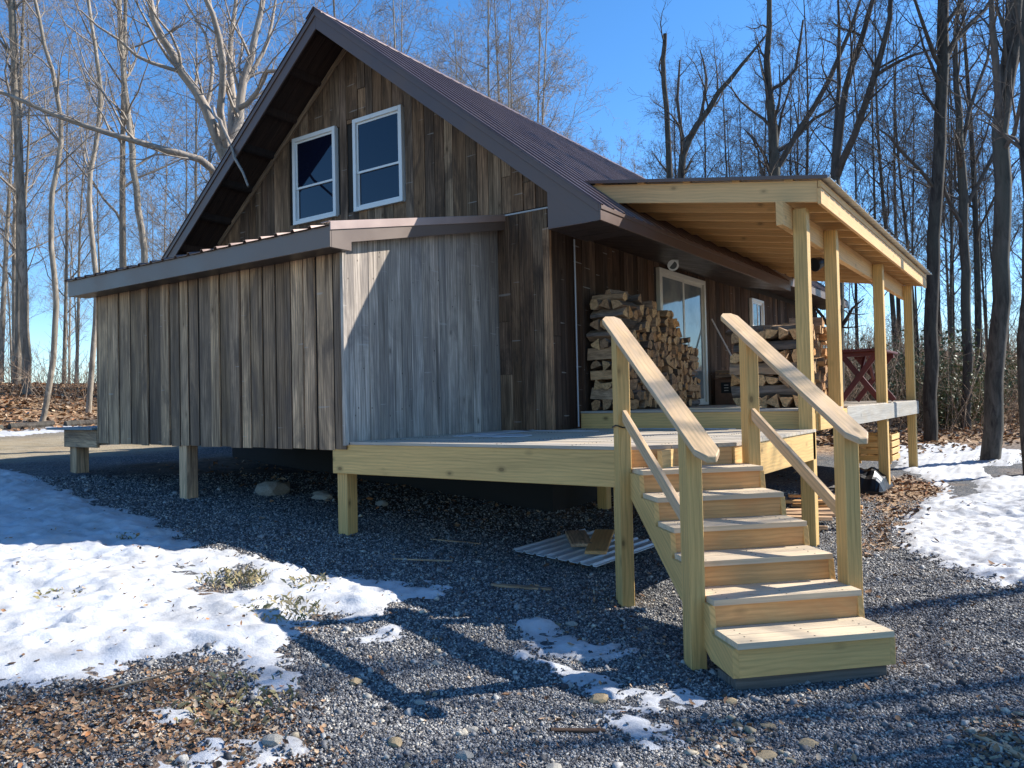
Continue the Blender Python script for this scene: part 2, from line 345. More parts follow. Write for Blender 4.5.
CTREE =  {"big":[[[-9.67,2.17,0.76,0.234],[-9.57,2.06,3.44,0.211],[-9.48,1.95,5.41,0.195],[-9.38,1.87,6.6,0.179],[-9.39,1.84,7.37,0.156]],[[-9.39,1.84,7.15,0.117],[-9.58,1.44,8.18,0.101],[-9.78,1.04,8.93,0.09],[-9.92,0.67,9.57,0.078],[-9.92,0.42,10.27,0.062],[-9.86,0.18,11.41,0.039],[-10.16,-0.06,12.66,0.016]],[[-9.37,1.85,7.26,0.117],[-9.34,2.1,8.09,0.101],[-9.39,2.28,9.06,0.09],[-9.3,2.55,10.16,0.07],[-9.25,2.81,11.29,0.055],[-9.41,2.88,13.25,0.023]],[[-9.39,1.84,7.32,0.094],[-9.1,1.53,8.09,0.078],[-8.72,1.28,8.98,0.066],[-8.61,0.98,9.78,0.055],[-8.67,0.54,10.74,0.031]],[[-9.35,1.86,7.37,0.094],[-9.76,2.28,8.7,0.078],[-10.17,2.45,9.79,0.07],[-10.23,2.73,11.1,0.047],[-10.27,2.9,12.87,0.023]],[[-9.3,2.12,8.31,0.062],[-8.83,2.2,8.63,0.055],[-8.43,2.22,8.97,0.043],[-7.92,2.33,9.0,0.031],[-7.53,2.34,9.46,0.016]],[[-9.39,2.28,8.95,0.055],[-9.27,2.71,9.75,0.047],[-9.31,3.03,10.58,0.035],[-9.36,3.21,11.73,0.016]],[[-9.5,1.78,6.71,0.094],[-9.52,1.27,7.03,0.078],[-9.84,0.55,7.17,0.07],[-10.4,-0.2,7.4,0.058],[-10.92,-0.94,7.64,0.047],[-11.67,-1.72,8.09,0.039],[-12.17,-2.56,8.18,0.023]],[[-9.28,1.41,8.21,0.031],[-6.16,-0.52,6.48,0.027],[-5.39,-0.82,5.74,0.023],[-4.82,-1.01,5.14,0.017]],[[-9.58,1.44,8.18,0.047],[-9.6,1.64,9.13,0.039],[-10.08,1.77,10.09,0.031],[-10.67,1.57,11.22,0.016]],[[-9.78,1.04,8.93,0.047],[-9.96,0.42,8.98,0.039],[-10.27,-0.04,9.35,0.031],[-10.52,-0.72,9.79,0.016]]],"r1":[[[2.68,14.08,0.31,0.17],[2.82,14.09,4.09,0.16],[2.99,14.13,6.67,0.15],[3.22,14.2,10.28,0.14],[3.4,14.24,13.37,0.12],[3.6,14.28,16.98,0.07],[3.8,14.34,20.07,0.02]],[[3.12,14.15,9.76,0.08],[3.47,14.96,11.01,0.07],[4.12,16.0,12.03,0.05],[4.7,16.97,13.65,0.02]],[[3.17,14.17,10.02,0.07],[2.95,13.39,10.83,0.05],[2.65,12.54,12.07,0.02]],[[2.99,14.13,6.93,0.05],[2.34,13.04,7.82,0.04],[1.98,12.53,8.27,0.02]]],"r2":[[[4.21,10.27,0.12,0.19],[4.32,10.31,1.94,0.17],[4.47,10.37,3.59,0.165],[4.61,10.41,6.06,0.155],[4.59,10.37,7.09,0.15],[4.84,10.49,8.95,0.16],[4.97,10.52,11.01,0.14],[5.14,10.55,14.31,0.05]],[[4.6,10.38,6.89,0.08],[4.53,10.04,8.46,0.07],[4.51,9.75,9.58,0.05],[4.48,9.57,11.13,0.02]],[[4.79,10.46,8.54,0.07],[5.24,11.36,9.8,0.05],[5.73,12.26,11.35,0.02]]],"r3":[[[3.16,18.08,0.46,0.14],[3.28,18.05,4.42,0.13],[3.32,18.0,7.39,0.13],[3.28,17.93,9.17,0.11],[3.23,17.83,11.55,0.07],[3.42,17.9,13.92,0.03]],[[3.34,18.02,7.09,0.07],[3.86,18.36,8.27,0.06],[4.38,18.69,9.44,0.03]],[[3.29,17.95,8.88,0.07],[3.65,18.75,10.84,0.06],[4.05,19.59,12.57,0.03]],[[3.29,18.01,6.5,0.06],[2.92,17.11,7.57,0.05],[2.85,16.42,8.58,0.03]]],"r4":[[[-1.75,15.86,0.74,0.2],[-1.59,15.84,6.22,0.18],[-1.55,15.81,8.39,0.17],[-1.57,15.75,9.94,0.15],[-1.61,15.66,12.11,0.1],[-1.48,15.71,13.96,0.08],[-1.48,15.64,16.44,0.03]],[[-1.51,15.82,8.7,0.1],[-0.86,16.24,9.92,0.09],[-0.1,16.73,11.45,0.08],[0.5,17.11,12.98,0.06],[0.93,17.37,14.52,0.03]],[[-1.59,15.7,11.18,0.06],[-0.93,16.14,11.78,0.05],[-0.68,16.28,13.32,0.03]],[[-1.47,15.84,9.31,0.07],[-1.08,16.1,9.55,0.06],[-0.47,16.51,10.28,0.05],[0.13,16.91,10.67,0.03]]],"r5":[[[0.5,13.78,0.47,0.2],[0.61,13.72,5.62,0.18],[0.62,13.68,7.57,0.15]],[[0.62,13.68,7.57,0.12],[0.86,13.8,9.41,0.1],[1.07,13.91,10.49,0.09],[1.62,14.24,12.37,0.07],[1.86,14.36,14.53,0.03]],[[0.67,13.71,7.57,0.12],[1.22,13.47,8.56,0.1],[1.82,13.23,10.06,0.09],[2.11,13.4,11.34,0.07],[2.35,13.51,13.4,0.03]],[[0.6,13.67,7.52,0.08],[0.58,14.22,9.04,0.07],[0.64,14.82,11.2,0.06],[0.65,14.78,12.9,0.03]],[[1.82,13.23,9.93,0.05],[2.39,13.14,10.08,0.04],[3.09,12.9,10.1,0.02]]],"r6":[[[-6.81,19.66,1.32,0.16],[-6.64,19.6,7.43,0.15],[-6.58,19.56,10.34,0.13],[-6.6,19.48,12.85,0.11],[-6.64,19.4,14.79,0.1],[-6.57,19.42,15.8,0.08]]],"r7":[[[-5.29,17.06,1.09,0.16],[-5.13,17.01,6.85,0.15],[-5.11,16.95,9.36,0.14],[-4.79,17.15,10.68,0.12],[-4.24,17.5,11.71,0.1],[-3.58,17.93,12.74,0.08],[-2.92,18.36,13.69,0.05],[-2.38,18.72,14.45,0.02]],[[-4.97,17.03,10.33,0.07],[-5.11,16.88,12.08,0.06],[-4.99,16.93,13.47,0.03]],[[-4.48,17.34,11.37,0.06],[-4.26,17.45,12.76,0.05],[-4.4,17.33,13.8,0.02]]],"r8":[[[4.93,8.34,0.05,0.09],[4.85,8.25,1.9,0.085],[5.01,8.3,4.25,0.08],[5.07,8.26,6.96,0.1],[5.21,8.29,9.66,0.08],[5.37,8.33,12.37,0.03]]],"l1":[[[-22.9,3.54,2.14,0.156],[-22.9,3.45,5.48,0.148],[-22.89,3.35,9.5,0.139],[-22.93,3.21,13.53,0.123],[-22.97,3.08,17.56,0.098],[-22.94,2.97,22.26,0.033]]],"l2":[[[-20.78,6.24,1.87,0.123],[-20.49,6.34,5.87,0.115],[-20.74,6.03,10.76,0.107],[-20.93,5.82,13.9,0.09],[-20.94,5.72,17.39,0.066],[-20.96,5.57,22.27,0.025]]],"l3":[[[-18.28,1.88,1.24,0.082],[-17.84,2.13,4.03,0.082],[-17.89,2.02,7.15,0.074],[-17.52,2.2,9.98,0.066],[-17.99,1.79,12.83,0.049],[-18.21,1.57,15.68,0.025]]],"l4":[[[-19.2,3.68,1.49,0.09],[-18.9,3.8,5.14,0.082],[-18.96,3.68,8.24,0.074],[-18.6,3.84,11.64,0.066],[-18.82,3.61,14.43,0.049],[-18.91,3.45,18.15,0.025]]]}

# ------------------------------------------------------------------ terrain
GX = ([-300, -45, -36, -28.6, -22, -19, -17.5, -16, -12.7, -9, -6.9, -3.75, -1, 2.4, 3.7, 60, 300],
      [1.2, 1.4, 2.3, 2.8, 2.1, 1.5, 1.2, 1.08, .9, .85, .82, .57, .33, .05, 0, 0, 0])
GY = ([-3, .7, 5.4, 8.6, 22, 34, 60, 300], [0, 0, .15, .2, .75, 2.4, 4.5, 6])
def gz(x, y):
    return np.interp(x, *GX) + np.interp(y, *GY)
def gzf(x, y): return float(gz(x, y))

def in_any(x, y, key):
    d = np.full(x.shape, -99.)
    for p in POLY[key]: d = np.maximum(d, sdist(x, y, p))
    return d

xs = np.concatenate([-8.9 - np.geomspace(.1, 290, 70)[::-1], np.arange(-8.9, 7.6, .034), 7.6 + np.geomspace(.08, 290, 60)])
ys = np.concatenate([-8.4 - np.geomspace(.1, 60, 16)[::-1], np.arange(-8.4, 5., .034), 5. + np.geomspace(.06, 290, 90)])
X, Y = np.meshgrid(xs, ys); nx, ny = len(xs), len(ys)
near = np.clip(1.2 - np.hypot(X - 2, Y + 2) / 30, .1, 1)
Z0 = gz(X, Y) + .05 * fbm(X, Y, .7, 3, 5) + .03 * near * fbm(X, Y, 3.1, 4, 9) + .006 * near * (vnoise(X * 26, Y * 26, 3) - .5)
far = np.clip((np.hypot(X, Y) - 14) / 20, 0, 1)
Z0 += far * (.5 * fbm(X, Y, .18, 3, 21) + 2.5 * np.clip(np.hypot(X, Y) / 120 - .3, 0, 2) * fbm(X, Y, .012, 3, 31))
leaf = in_any(X, Y, 'leaf')
leafm = np.clip(leaf * 2.2 + .15 + 1.9 * fbm(X, Y, 2.0, 4, 40), 0, 1)
wood_floor = np.clip(np.maximum((-X - 17.2) / 1.5, (Y - 10.5 - 1.2 * (X - 3)) / 3. * (Y > 9)) + fbm(X, Y, .8, 3, 41), 0, 1)
wood_floor = np.maximum(wood_floor, np.clip((Y - 17) / 4, 0, 1))
drive = np.clip(1 - np.abs(X + 13.2) / 4.2, 0, 1) * (X < -8)
drive = np.clip(drive * 2 + .5 * fbm(X, Y, 1., 3, 43) * (drive > 0), 0, 1)
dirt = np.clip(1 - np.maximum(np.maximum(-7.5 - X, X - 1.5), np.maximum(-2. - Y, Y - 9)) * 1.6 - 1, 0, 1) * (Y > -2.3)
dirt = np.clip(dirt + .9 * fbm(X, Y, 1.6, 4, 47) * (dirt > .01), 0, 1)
idx = np.arange(nx * ny).reshape(ny, nx)
F = np.stack([idx[:-1, :-1], idx[:-1, 1:], idx[1:, 1:], idx[1:, :-1]], -1).reshape(-1, 4)
V = np.stack([X, Y, Z0], -1).reshape(-1, 3)

def ground_mat():
    g = G('ground'); co = g.add('ShaderNodeTexCoord').outputs['Object']
    at = {}
    for k in ('leafm', 'floor', 'drive', 'dirt'): at[k] = g.add('ShaderNodeAttribute', attribute_name=k).outputs['Fac']
    v = g.voro(co, 55.); v2 = g.voro(co, 24.)
    cell = g.math('ADD', g.math('MULTIPLY', g.add('ShaderNodeSeparateColor').outputs[0], 0.), 0.)
    sep = g.n.new('ShaderNodeSeparateColor'); g.link(v.outputs['Color'], sep.inputs[0])
    big = g.noise(co, 1.1, 4)
    grav = g.ramp(sep.outputs[0], [(0, (.035, .038, .045)), (.45, (.085, .09, .10)), (.8, (.15, .152, .16)), (.95, (.24, .23, .21)), (1, (.36, .31, .23))])
    grav = g.mix(1., grav, g.ramp(big, [(.3, .8), (.7, 1.15)]), 'MULTIPLY')
    lv = g.n.new('ShaderNodeSeparateColor'); vv = g.voro(co, 17.); g.link(vv.outputs['Color'], lv.inputs[0])
    lf = g.ramp(lv.outputs[0], [(0, (.12, .07, .04)), (.4, (.30, .18, .10)), (.7, (.42, .27, .15)), (.9, (.50, .36, .22)), (1, (.24, .17, .12))])
    lf = g.mix(1., lf, g.ramp(g.noise(co, 3., 5), [(.3, .6), (.7, 1.15)]), 'MULTIPLY')
    dr = g.mix(g.ramp(g.noise(co, 2.2, 5), [(.35, 0.), (.65, 1.)]), (.30, .24, .15), (.36, .30, .21))
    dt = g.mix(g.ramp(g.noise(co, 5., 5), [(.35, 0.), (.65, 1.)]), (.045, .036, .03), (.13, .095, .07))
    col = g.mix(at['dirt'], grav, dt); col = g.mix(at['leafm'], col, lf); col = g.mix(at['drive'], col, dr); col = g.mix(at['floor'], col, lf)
    h = g.math('ADD', g.math('MULTIPLY', v.outputs['Distance'], -1.), g.math('MULTIPLY', v2.outputs['Distance'], -.8))
    h = g.math('ADD', h, g.math('MULTIPLY', g.noise(co, 120, 3), .5))
    g.bump(h, .9, .012)
    return g.out(col, .9, .2)
ground = np_mesh('ground', V, F, ground_mat(), {'leafm': leafm, 'floor': wood_floor, 'drive': drive, 'dirt': dirt}, smooth=True)
tag(ground, kind='structure')

# snow: a melting sheet over the ground
sd = in_any(X, Y, 'snow')
for q in (1, 3, 4, 5, 6, 7, 9, 10): sd = np.maximum(sd, np.minimum(sdist(X, Y, POLY['snow'][q]) * 2.2 + .06, .10))
for p in POLY['bare']: sd = np.minimum(sd, -sdist(X, Y, p) * 1.5 + .1)
nzv = fbm(X, Y, 2.4, 5, 60); nz2 = fbm(X, Y, 9., 4, 61)
nz3 = fbm(X, Y, 24., 3, 62)
mask = np.clip(sd * 1.9, -1.5, .46) + .62 * nzv + .62 * nz2 + .45 * nz3 + .02
mask -= np.clip(-leaf * 0 + leafm, 0, 1) * .10
h = np.clip(mask * .085, -.03, .05)
h = h + np.clip(mask, 0, .5) * (.26 * fbm(X, Y, 2.6, 5, 63) + .07 * fbm(X * 1.5, Y, 11, 3, 64))
# footprints and melt dimples
for k in range(260):
    px, py = RNG.uniform(-8, 6.5), RNG.uniform(-7, 8)
    r = RNG.uniform(.04, .15); d2 = ((X - px) ** 2 + (Y - py) ** 2) / (r * r)
    h -= .012 * np.exp(-d2) * (mask > .1)
Zs = Z0 + h - .004
inside = (Zs > Z0 - .02)
keep = inside[:-1, :-1] | inside[:-1, 1:] | inside[1:, 1:] | inside[1:, :-1]
Fs = F.reshape(ny - 1, nx - 1, 4)[keep]
used = np.unique(Fs); remap = np.full(nx * ny, -1); remap[used] = np.arange(len(used))
Vs = np.stack([X, Y, Zs], -1).reshape(-1, 3)[used]
def snow_mat():
    g = G('old snow'); co = g.add('ShaderNodeTexCoord').outputs['Object']
    n = g.noise(co, 3., 6, .65); n2 = g.noise(co, 45, 4, .7)
    spk = g.voro(co, 38.)
    col = g.mix(g.ramp(n, [(.40, 0.), (.66, .9)]), (.56, .57, .59), (.40, .395, .39))
    th = g.add('ShaderNodeAttribute', attribute_name='thin').outputs['Fac']
    dirtf = g.math('MULTIPLY', g.ramp(n2, [(.48, 0.), (.62, 1.)]), th, clamp=True)
    col = g.mix(dirtf, col, (.16, .15, .15))
    g.bump(g.math('ADD', n2, g.math('MULTIPLY', n, 1.5)), .35, .02)
    return g.out(col, .55, .35)
thin = np.clip(.9 - mask * 2.6, 0, 1).reshape(-1)[used]
snow = np_mesh('snow', Vs, remap[Fs], snow_mat(), {'thin': thin}, smooth=True)
tag(snow, kind='structure')
snowtop = lambda i, j: max(Zs[j, i], Z0[j, i])
def surf(x, y):
    """height of the built ground or snow at x, y (arrays)"""
    i = np.clip(np.searchsorted(xs, x) - 1, 0, nx - 2); j = np.clip(np.searchsorted(ys, y) - 1, 0, ny - 2)
    fx = (x - xs[i]) / (xs[i + 1] - xs[i]); fy = (y - ys[j]) / (ys[j + 1] - ys[j])
    T = np.maximum(Z0, np.where(mask > 0, Zs, -9))
    return (T[j, i] * (1 - fx) + T[j, i + 1] * fx) * (1 - fy) + (T[j + 1, i] * (1 - fx) + T[j + 1, i + 1] * fx) * fy
def grid_at(A, x, y):
    i = np.clip(np.searchsorted(xs, x) - 1, 0, nx - 2); j = np.clip(np.searchsorted(ys, y) - 1, 0, ny - 2)
    return A[j, i]
def surf1(x, y): return float(surf(np.array([x]), np.array([y]))[0])

def scatter(name, mat, P, size, tmplV, tmplF, flat=.5, tiltmax=.6, sink=.3, jitter=.25):
    """many small pieces in one mesh: each gets its own size, turn, tilt and lumps"""
    n = len(P); k = len(tmplV)
    s = size[:, None, None]
    T = np.repeat(np.asarray(tmplV, float)[None], n, 0) * (1 + jitter * RNG.normal(size=(n, k, 3)))
    T = T * (1 + .35 * RNG.normal(size=(n, 1, 3)).clip(-1, 1)) * s
    T[:, :, 2] *= flat
    a = RNG.uniform(0, 6.2832, n); tl = RNG.uniform(-tiltmax, tiltmax, n); t2 = RNG.uniform(-tiltmax, tiltmax, n)
    def rot(T, ang, i, j):
        c, sn = np.cos(ang)[:, None], np.sin(ang)[:, None]
        A, B = T[:, :, i].copy(), T[:, :, j].copy(); T[:, :, i] = c * A - sn * B; T[:, :, j] = sn * A + c * B
    rot(T, tl, 0, 2); rot(T, t2, 1, 2); rot(T, a, 0, 1)
    T += P[:, None, :]; T[:, :, 2] += (size * flat * (1 - sink))[:, None]
    Fc = (np.asarray(tmplF)[None] + (np.arange(n) * k)[:, None, None]).reshape(-1, len(tmplF[0]))
    o = np_mesh(name, T.reshape(-1, 3), Fc, mat)
    return o
OCT = [(1, 0, 0), (-1, 0, 0), (0, 1, 0), (0, -1, 0), (0, 0, 1), (0, 0, -1), ]
OCTF = [(0, 2, 4), (2, 1, 4), (1, 3, 4), (3, 0, 4), (2, 0, 5), (1, 2, 5), (3, 1, 5), (0, 3, 5)]
CUB = [(-1, -1, -1), (1, -1, -1), (1, 1, -1), (-1, 1, -1), (-.7, -.7, 1), (.7, -.7, 1), (.7, .7, 1), (-.7, .7, 1)]
CUBF = [(0, 3, 2, 1), (4, 5, 6, 7), (0, 1, 5, 4), (1, 2, 6, 5), (2, 3, 7, 6), (3, 0, 4, 7)]
LEAFV = [(-1, 0, 0), (-.3, .55, .12), (.45, .5, .1), (1, 0, .35), (.45, -.5, .15), (-.3, -.55, .1), (.1, 0, -.12)]
LEAFF = [(0, 6, 1), (1, 6, 2), (2, 6, 3), (3, 6, 4), (4, 6, 5), (5, 6, 0)]
CX, CY = 5.295, -8.505
def polar(n, dmin, dmax, a0, a1, power=1.0):
    """points around the camera side of the yard, denser near it (angles from +Y, to the right)"""
    d = dmin * (dmax / dmin) ** RNG.uniform(0, 1, n) ** power
    a = np.radians(RNG.uniform(a0, a1, n) - 34.857)
    return CX + d * np.sin(a), CY + d * np.cos(a)
# crushed stone
x, y = polar(620000, 2.2, 13, -42, 42)
msk = grid_at(mask, x, y); lf_ = grid_at(leafm, x, y); dr_ = grid_at(dirt, x, y)
k = (msk < .02 + .16 * RNG.random(len(x)) ** 2) & (RNG.random(len(x)) > lf_ * .75) & (RNG.random(len(x)) > dr_ * .7)
x, y = x[k], y[k]
sz = RNG.uniform(.0024, .0058, len(x)) * (1 + (RNG.random(len(x)) > .994) * 1.6) * (1 + .07 * np.hypot(x - CX, y - CY))
g1 = scatter('gravel', M['gravel'], np.stack([x, y, surf(x, y)], -1), sz, CUB, CUBF, .65, 1.0, .4, .26)
tag(g1, kind='stuff')
# dry leaves
def leaves(n, x, y, w, smin, smax, name='leaf_litter'):
    k = RNG.random(len(x)) < w
    x, y = x[k], y[k]
    o = scatter(name, M['leaves'], np.stack([x, y, surf(x, y) + RNG.uniform(0, .02, len(x))], -1), RNG.uniform(smin, smax, len(x)), LEAFV, LEAFF, 1.0, .7, .9, .12)
    return tag(o, kind='stuff')
x, y = polar(60000, 2.2, 9, -42, 42)
leaves(0, x, y, np.clip(grid_at(leafm, x, y) ** 1.5, 0, 1) * .8 * (grid_at(mask, x, y) < .12) + .02 + .09 * np.clip(fbm(x, y, 1.7, 4, 77) * 6 - .6, 0, 1), .009, .023)
x = RNG.uniform(1.5, 6.5, 16000); y = RNG.uniform(-1.5, 14, 16000)
leaves(0, x, y, np.clip(grid_at(leafm, x, y), 0, 1) * .9 + .01, .025, .045)
x = RNG.uniform(-7, 2.8, 5000); y = RNG.uniform(-3, 8, 5000)
leaves(0, x, y, np.clip(grid_at(dirt, x, y), 0, 1) * .35 + .02, .02, .045)
x = RNG.uniform(-34, -16, 26000); y = RNG.uniform(-6, 16, 26000)
leaves(0, x, y, grid_at(wood_floor, x, y) * .9, .05, .09)
x = RNG.uniform(-14, 12, 30000); y = RNG.uniform(11, 34, 30000)
leaves(0, x, y, grid_at(wood_floor, x, y) * .9, .05, .09)
# pale stone chips near the stair foot and in the foreground
x, y = polar(9000, 2.3, 6.5, -30, 42)
d_ = np.maximum.reduce([sdist(x, y, p) for p in POLY['leaf'][2:4]])
k = (RNG.random(len(x)) < np.clip(d_ * 2 + .15, 0, .4) + .01) & (grid_at(mask, x, y) < .05)
x, y = x[k], y[k]
tag(scatter('stone_chips', M['chips'], np.stack([x, y, surf(x, y)], -1), RNG.uniform(.007, .024, len(x)), CUB, CUBF, .45, .5, .3, .25), kind='stuff')
# dry grass
def grass(n, cx, cy, r, h):
    P = []; Fc = []
    for i in range(n):
        a = random.uniform(0, 6.28); d = r * math.sqrt(random.random()); x, y = cx + d * math.cos(a), cy + d * math.sin(a); z = gzf(x, y)
        b = random.uniform(0, 6.28); L = h * random.uniform(.5, 1.2); w = .0025; lean = random.uniform(.3, 1.2)
        dx, dy = math.cos(b), math.sin(b); k = len(P)
        P += [(x - dy * w, y + dx * w, z), (x + dy * w, y - dx * w, z), (x + dx * L * lean * .4 + dy * w, y + dy * L * lean * .4 - dx * w, z + L * .7), (x + dx * L * lean, y + dy * L * lean, z + L * .8)]
        Fc.append((k, k + 1, k + 2, k + 3))
    return P, Fc
Pg = []; Fg = []
for (cx, cy, r, n) in [(-.37, -4.5, .28, 260), (.55, -4.75, .3, 240), (.2, -4.15, .22, 120), (-2.3, -4.4, .15, 60), (1.6, -5.9, .35, 160), (-.9, -5.6, .2, 60), (4.6, 10.5, .8, 200)]:
    p, f = grass(n, cx, cy, r, .06); Fg += [tuple(i + len(Pg) for i in q) for q in f]; Pg += p
tag(np_mesh('dry_grass', Pg, Fg, M['grass']), kind='stuff')

# ------------------------------------------------------------------ the cabin
hw, Zr, mS, oh, eo = 3.508, 7.594, .787, .765, 1.161
def zroof(x): return Zr - mS * abs(x + hw)
WX0 = -2 * hw; LEN = 14.0; EY = 6.95; eo2 = .70
cabin = empty('cabin', (-3.5, 0, 1.2), 'rustic cabin clad in weathered vertical barn boards under a brown ribbed metal gable roof', 'cabin')

def board_run(mb, org, ud, nrm, length, zb, ztop, wmean=.2, split=.5, gap=.007, th=.022, jit=.007, lap=True, holes=()):
    """vertical boards along ud from org; zb, ztop are functions of distance; holes = (s0,s1,z0,z1)"""
    s = 0; ud = Vector(ud); nrm = Vector(nrm); org = Vector(org)
    while s < length - .02:
        w = min(wmean * random.uniform(.7, 1.35), length - s)
        if length - s - w < .06: w = length - s
        a, b = s + gap / 2, s + w - gap / 2
        segs = [(0., 1.)]
        if random.random() < split:
            t = random.uniform(.2, .8); segs = [(0., t), (t, 1.)]
            if random.random() < .35: t2 = t + (1 - t) * random.uniform(.3, .7); segs = [(0., t), (t, t2), (t2, 1.)]
        za, zc = zb((a + b) / 2), max(ztop(a), ztop(b))
        for t0, t1 in segs:
            z0 = za + (zc - za) * t0 + (.004 if t0 > 0 else 0); z1 = za + (zc - za) * t1
            subs = [(z0, z1)]
            for (h0, h1, hz0, hz1) in holes:
                if b > h0 and a < h1:
                    ns = []
                    for q0, q1 in subs:
                        if q1 <= hz0 or q0 >= hz1: ns.append((q0, q1)); continue
                        if q0 < hz0: ns.append((q0, hz0))
                        if q1 > hz1: ns.append((hz1, q1))
                    subs = ns
            off = random.uniform(-jit, jit)
            for q0, q1 in subs:
                if q1 - q0 < .02: continue
                def P(ss, zz, d): return org + ud * ss + nrm * d + Vector((0, 0, zz))
                ta = min(q1, ztop(a)); tb = min(q1, ztop(b))
                if ta <= q0 + .005 and tb <= q0 + .005: continue
                ta = max(ta, q0 + .003); tb = max(tb, q0 + .003)
                d0, d1 = .002, th + off
                mb.hexa([P(a, q0, d0), P(b, q0, d0), P(b, q0, d1), P(a, q0, d1), P(a, ta, d0), P(b, tb, d0), P(b, tb, d1), P(a, ta, d1)] if (ud.cross(nrm)).z > 0 else
                        [P(b, q0, d0), P(a, q0, d0), P(a, q0, d1), P(b, q0, d1), P(b, tb, d0), P(a, ta, d0), P(a, ta, d1), P(b, tb, d1)], (0, 0, 1))
        s += w

# sheathing behind the boards: gable wall, long wall, and the rest of the shell
mb = MB()
zs = lambda x: zroof(x) - .10
mb.prism([(WX0, .02, 1.15), (0 - .02, .02, 1.15), (-.02, .02, zs(-.02)), (-hw, .02, zs(-hw)), (WX0, .02, zs(WX0))], (0, .12, 0))
mb.box(-.14, -.02, .14, LEN, 1.15, 4.6)
mb.box(WX0, WX0 + .12, .14, LEN, 1.15, 4.6)
mb.prism([(WX0, LEN, 1.15), (-.02, LEN, 1.15), (-.02, LEN, zs(-.02)), (-hw, LEN, zs(-hw)), (WX0, LEN, zs(WX0))], (0, -.12, 0))
mb.box(WX0 + .12, -.14, .14, LEN - .12, 1.15, 1.3, (0, 1, 0))
mb.build('wall_sheathing', M['backing'], cabin)
mb = MB()      # skirt added under the main cabin to block light from behind
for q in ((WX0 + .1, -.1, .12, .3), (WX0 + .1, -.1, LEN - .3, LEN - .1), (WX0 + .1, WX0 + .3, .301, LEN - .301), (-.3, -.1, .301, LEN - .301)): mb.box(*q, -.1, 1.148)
mb.build('light_block_skirt', plain('dark foundation', (.03, .027, .025), .95), cabin)
WIN = [(-4.944, -3.915), (-3.518, -2.488)]; WZ0, WZ1 = 4.716, 6.156
mb = MB()
holes = [(a - WX0 + .02, b - WX0 - .02, WZ0 + .02, WZ1 - .02) for a, b in WIN]
board_run(mb, (WX0, .018, 0), (1, 0, 0), (0, -1, 0), -WX0 - .0, lambda s: 4.25, lambda s: zs(WX0 + s), .2, .12, holes=holes)
board_run(mb, (-.82, .018, 0), (1, 0, 0), (0, -1, 0), .80, lambda s: 1.2, lambda s: 4.22, .2, .2)
board_run(mb, (WX0, .018, 0), (1, 0, 0), (0, -1, 0), 1.2, lambda s: 1.2, lambda s: 4.22, .2, .2)
mb.build('gable_siding', M['siding_dark'], cabin, .002)
mb = MB(); mb.box(-.82, -.0, -.012, .012, 4.215, 4.235); mb.build('seam_flashing', M['conduit'], cabin)
mb = MB(); mb.box(-.075, .028, -.034, .02, 1.2, 3.96); mb.build('corner_board', M['siding_dark'], cabin, .003)
mb = MB()
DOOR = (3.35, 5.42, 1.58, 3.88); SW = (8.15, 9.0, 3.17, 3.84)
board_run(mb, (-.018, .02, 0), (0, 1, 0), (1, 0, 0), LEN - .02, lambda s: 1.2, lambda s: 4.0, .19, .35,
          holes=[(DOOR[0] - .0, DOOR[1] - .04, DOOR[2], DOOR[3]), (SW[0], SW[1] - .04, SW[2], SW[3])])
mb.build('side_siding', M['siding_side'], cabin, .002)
# rake trim board under the soffit on the gable
mb = MB()
for sgn in (-1, 1):
    p0 = Vector((-hw, -.03, zs(-hw) - .06)); x1 = -.02 if sgn > 0 else WX0
    mb.bar(p0, (x1, -.03, zs(x1) - .06), .03, .07, (0, 0, 1))
mb.build('gable_trim', M['siding_mid'], cabin)

# gable windows: frame > sash, pane
def window(x0, x1, z0, z1, nm='window'):
    mb = MB(); w = .065; y0, y1 = -.055, .03
    mb.box(x0, x0 + w, y0, y1, z0, z1); mb.box(x1 - w, x1, y0, y1, z0, z1)
    mb.box(x0 + w, x1 - w, y0, y1, z1 - w, z1); mb.box(x0 + w, x1 - w, y0, y1, z0, z0 + w)
    fr = mb.build('window', M['white'], cabin, .004)
    zm = z0 + (z1 - z0) * .42
    for (a, b, yy) in ((zm - .02, z1 - w, -.024), (z0 + w, zm + .02, -.006)):
        s = .032; mb = MB(); X0, X1 = x0 + w, x1 - w
        mb.box(X0, X0 + s, yy, yy + .022, a, b); mb.box(X1 - s, X1, yy, yy + .022, a, b)
        mb.box(X0 + s, X1 - s, yy, yy + .022, b - s, b); mb.box(X0 + s, X1 - s, yy, yy + .022, a, a + s)
        mb.build('sash', M['white'], fr)
        mb = MB(); mb.box(X0 + s, X1 - s, yy + .008, yy + .016, a + s, b - s); mb.build('pane', M['glass'], fr)
for a, b in WIN: window(a, b, WZ0, WZ1)
